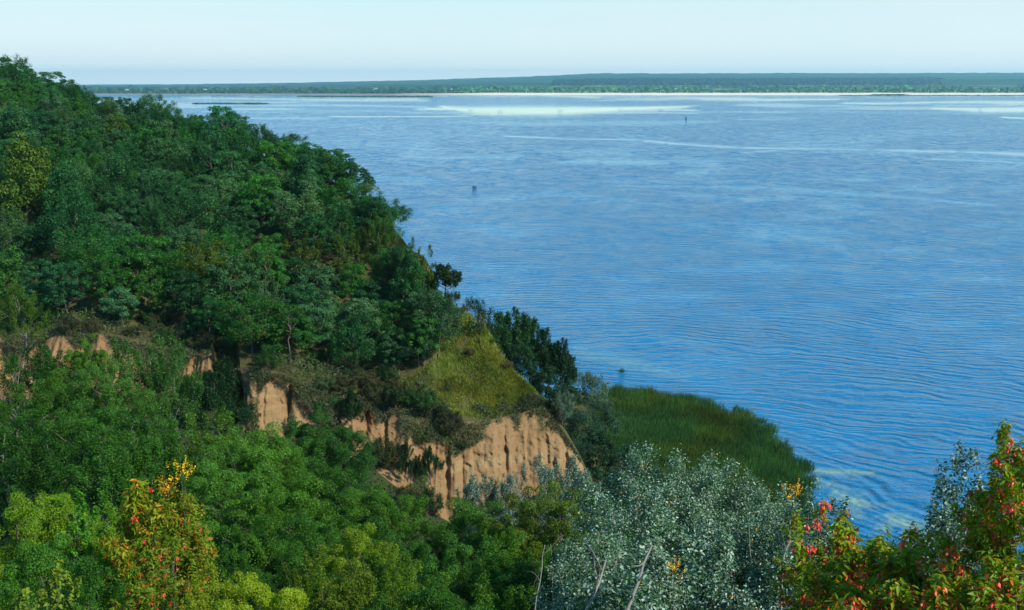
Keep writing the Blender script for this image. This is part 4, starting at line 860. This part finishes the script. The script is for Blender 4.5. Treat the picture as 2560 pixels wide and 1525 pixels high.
# low reed strips off the far shore
def strip(label, pxa, pxb, py, n, ry, h, color):
    P_ = [on_z(px, py + rng.normal(0, .12)) for px in rng.uniform(pxa, pxb, n)]; P_ = np.array(P_); r = rng.uniform(5, 14, n)
    tag(blobs("reed_strip", P_[:, 0], P_[:, 1] + rng.normal(0, ry, n), 0 * r, r, np.full(n, h), M_FARLEAF, color, int(pxa)), label, "reeds", kind="stuff")
strip("long thin dark reed strip near the far left shore", 300, 430, 96.6, 500, 20, 2.4, (.02, .045, .02)); strip("short dark reed strip just above the wooded crest", 195, 262, 103.6, 240, 10, 1.8, (.03, .045, .02))
strip("dark green reed patch at the foot of the pale embankment", 874, 904, 95.2, 160, 15, 3.6, (.015, .05, .015)); strip("light green reed fringe right of the dark reed patch", 840, 1030, 95.4, 420, 12, 1.6, (.07, .13, .03))
# lamp posts on the embankment
def simple(name, color, rough=.6):
    m, t, b = new_mat(name); b.inputs["Base Color"].default_value = (*color, 1); b.inputs["Roughness"].default_value = rough; return m
M_POST = simple("post_paint", (.7, .72, .72)); M_WALL = simple("house_wall", (.5, .48, .44)); M_ROOF = simple("house_roof", (.35, .30, .28)); M_DARKBLUE = simple("buoy_paint", (.01, .03, .07), .4); M_HULL = simple("boat_hull", (.012, .016, .03), .5); M_WOODB = simple("boat_bench", (.25, .16, .08))
T = Tubes(); T.add([(0, 0, 0), (0, 0, 7), (0, 0, 15)], [.75, .6, .45], 8); post_me = T.build("post", M_POST)
T = Tubes(); T.add([(0, 0, 14.6), (0, -1.5, 15.4), (0, -4, 15.6)], [.4, .35, .35], 6); arm_me = T.build("lamp_arm", M_POST)
pxs = np.arange(446, 1024, 26.8)
for i, px in enumerate(pxs):
    x, _ = at(px, 92, 5016)[:2]
    r = empty("lamp_post", (x, 5016, 8.5)); tag(r, "tall pale lamp post on the far embankment, %s from the left" % ORD[i], "lamp post", "lamp posts along the far embankment")
    link("post", post_me, r); link("lamp_arm", arm_me, r)
# far houses
def box(V, F, x0, x1, y0, y1, z0, z1):
    n = len(V); V += [(x, y, z) for z in (z0, z1) for y in (y0, y1) for x in (x0, x1)]
    F += [(n, n + 2, n + 3, n + 1), (n + 4, n + 5, n + 7, n + 6), (n, n + 1, n + 5, n + 4), (n + 2, n + 6, n + 7, n + 3), (n, n + 4, n + 6, n + 2), (n + 1, n + 3, n + 7, n + 5)]
def qmesh(name, V, F, mat):
    me = bpy.data.meshes.new(name); me.from_pydata([tuple(v) for v in V], [], F); me.materials.append(mat); me.update(); return me
V, F = [], []; box(V, F, -9, 9, -6, 6, -1, 6); F.pop(1)
V += [(-9, 0, 10.5), (9, 0, 10.5)]; F += [(4, 6, 8), (5, 9, 7)]; wall_me = qmesh("wall", V, F, M_WALL)
roof_me = qmesh("roof", [(-9.8, -6.8, 5.6), (9.8, -6.8, 5.6), (9.8, 0, 10.9), (-9.8, 0, 10.9), (-9.8, 6.8, 5.6), (9.8, 6.8, 5.6), (-9.8, -6.8, 5.9), (9.8, -6.8, 5.9), (9.8, 0, 11.3), (-9.8, 0, 11.3), (-9.8, 6.8, 5.9), (9.8, 6.8, 5.9)],
    [(0, 3, 2, 1), (3, 4, 5, 2), (6, 7, 8, 9), (9, 8, 11, 10), (0, 1, 7, 6), (4, 10, 11, 5), (0, 6, 9, 3), (3, 9, 10, 4), (1, 2, 8, 7), (2, 5, 11, 8)], M_ROOF)
V, F = [], []
for k in (-6, -1.5, 3): box(V, F, k, k + 2.4, -6.15, -5.95, 2, 4.4)
win_me = qmesh("window", V, F, simple("window_glass", (.05, .06, .08), .2))
for i, (px, D_, s) in enumerate([(98, 6900, 1.0), (127, 6650, 1.2), (151, 7900, 1.3), (176, 7400, 1.0), (205, 7000, 1.2), (242, 7600, 1.2), (278, 6900, 1.), (300, 7200, 1.3), (331, 6700, 1.1), (357, 7000, 1.6), (376, 7800, 1.2), (402, 6900, 1.3), (424, 7300, 1.7), (452, 6900, 1.3), (486, 7400, 1.4), (545, 7100, 1.1), (676, 7500, 1.2), (748, 7300, 1.1), (905, 7700, 1.3), (922, 7800, 1.1)]):
    x = at(px, 88, D_)[0]; r = empty("house", (x, D_, float(far_h(np.array(x), np.array(float(D_)))) + 1), rng.uniform(-.4, .4), s * .95)
    tag(r, "small pale house among the far trees across the lake, %s from the left" % ORD[i], "house", "houses across the lake")
    link("wall", wall_me, r); link("roof", roof_me, r); link("window", win_me, r)
# navigation buoy
x, y = on_z(686, 119.3); r = empty("buoy", (x, y, 0)); tag(r, "small dark conical navigation buoy alone on the lake", "buoy")
T = Tubes(); T.add([(0, 0, -.6), (0, 0, .1), (0, 0, .7), (0, 0, .95), (0, 0, .96)], [1.5, 1.7, 1.6, 1.1, .01], 16); link("float", T.build("float", M_DARKBLUE), r)
T = Tubes(); T.add([(0, 0, .9), (0, 0, 3.2), (0, 0, 5.2), (0, 0, 5.9)], [1.15, .75, .4, .05], 12); link("tower", T.build("tower", M_DARKBLUE), r)
# open boat seen far out on the water
x, y = on_z(474, 187.3); r = empty("boat", (x, y, 0), R(20)); tag(r, "small dark open boat out on the lake beyond the wooded spur", "boat")
st = np.linspace(0, 1, 12); V, F = [], []
for s_ in st:
    wd = .95 * (1 - max(0, (s_ - .45) / .55) ** 2.2) + .02; yy = -2.3 + 4.8 * s_; up = .25 * s_ ** 2
    V += [(-wd, yy, .42 + up), (-wd * .8, yy, .05 + up * .5), (0, yy, -.2 + up), (wd * .8, yy, .05 + up * .5), (wd, yy, .42 + up), (wd * .9, yy, .42 + up), (0, yy, .0 + up), (-wd * .9, yy, .42 + up)]
for i in range(11):
    for j in range(8): a_, b_ = i * 8 + j, i * 8 + (j + 1) % 8; F.append((a_, b_, b_ + 8, a_ + 8))
F += [(0, 7, 6, 5, 4, 3, 2, 1)]; link("hull", qmesh("hull", V, F, M_HULL), r)
for yy in (-1.2, .4):
    V, F = [], []; box(V, F, -.8, .8, yy, yy + .3, .28, .34); link("bench", qmesh("bench", V, F, M_WOODB), r)
V, F = [], []; box(V, F, -.2, .2, -2.75, -2.32, .3, .72); box(V, F, -.07, .07, -2.6, -2.45, -.5, .33); link("outboard_motor", qmesh("outboard_motor", V, F, M_HULL), r)

# ------------------------------------------------------------------ air
V, F = [], []; box(V, F, -16000, 16000, -60, 21900, -3.5, 290)
m = bpy.data.materials.new("haze"); m.use_nodes = True; t = m.node_tree; t.nodes.clear(); oo = t.nodes.new("ShaderNodeOutputMaterial"); pv = t.nodes.new("ShaderNodeVolumePrincipled")
pv.inputs["Color"].default_value = (.42, .84, 1, 1); pv.inputs["Density"].default_value = HAZE; pv.inputs["Anisotropy"].default_value = .2; t.links.new(pv.outputs[0], oo.inputs["Volume"])
if HAZE > 0: tag(link("haze", qmesh("haze", V, F, m)), kind='stuff')
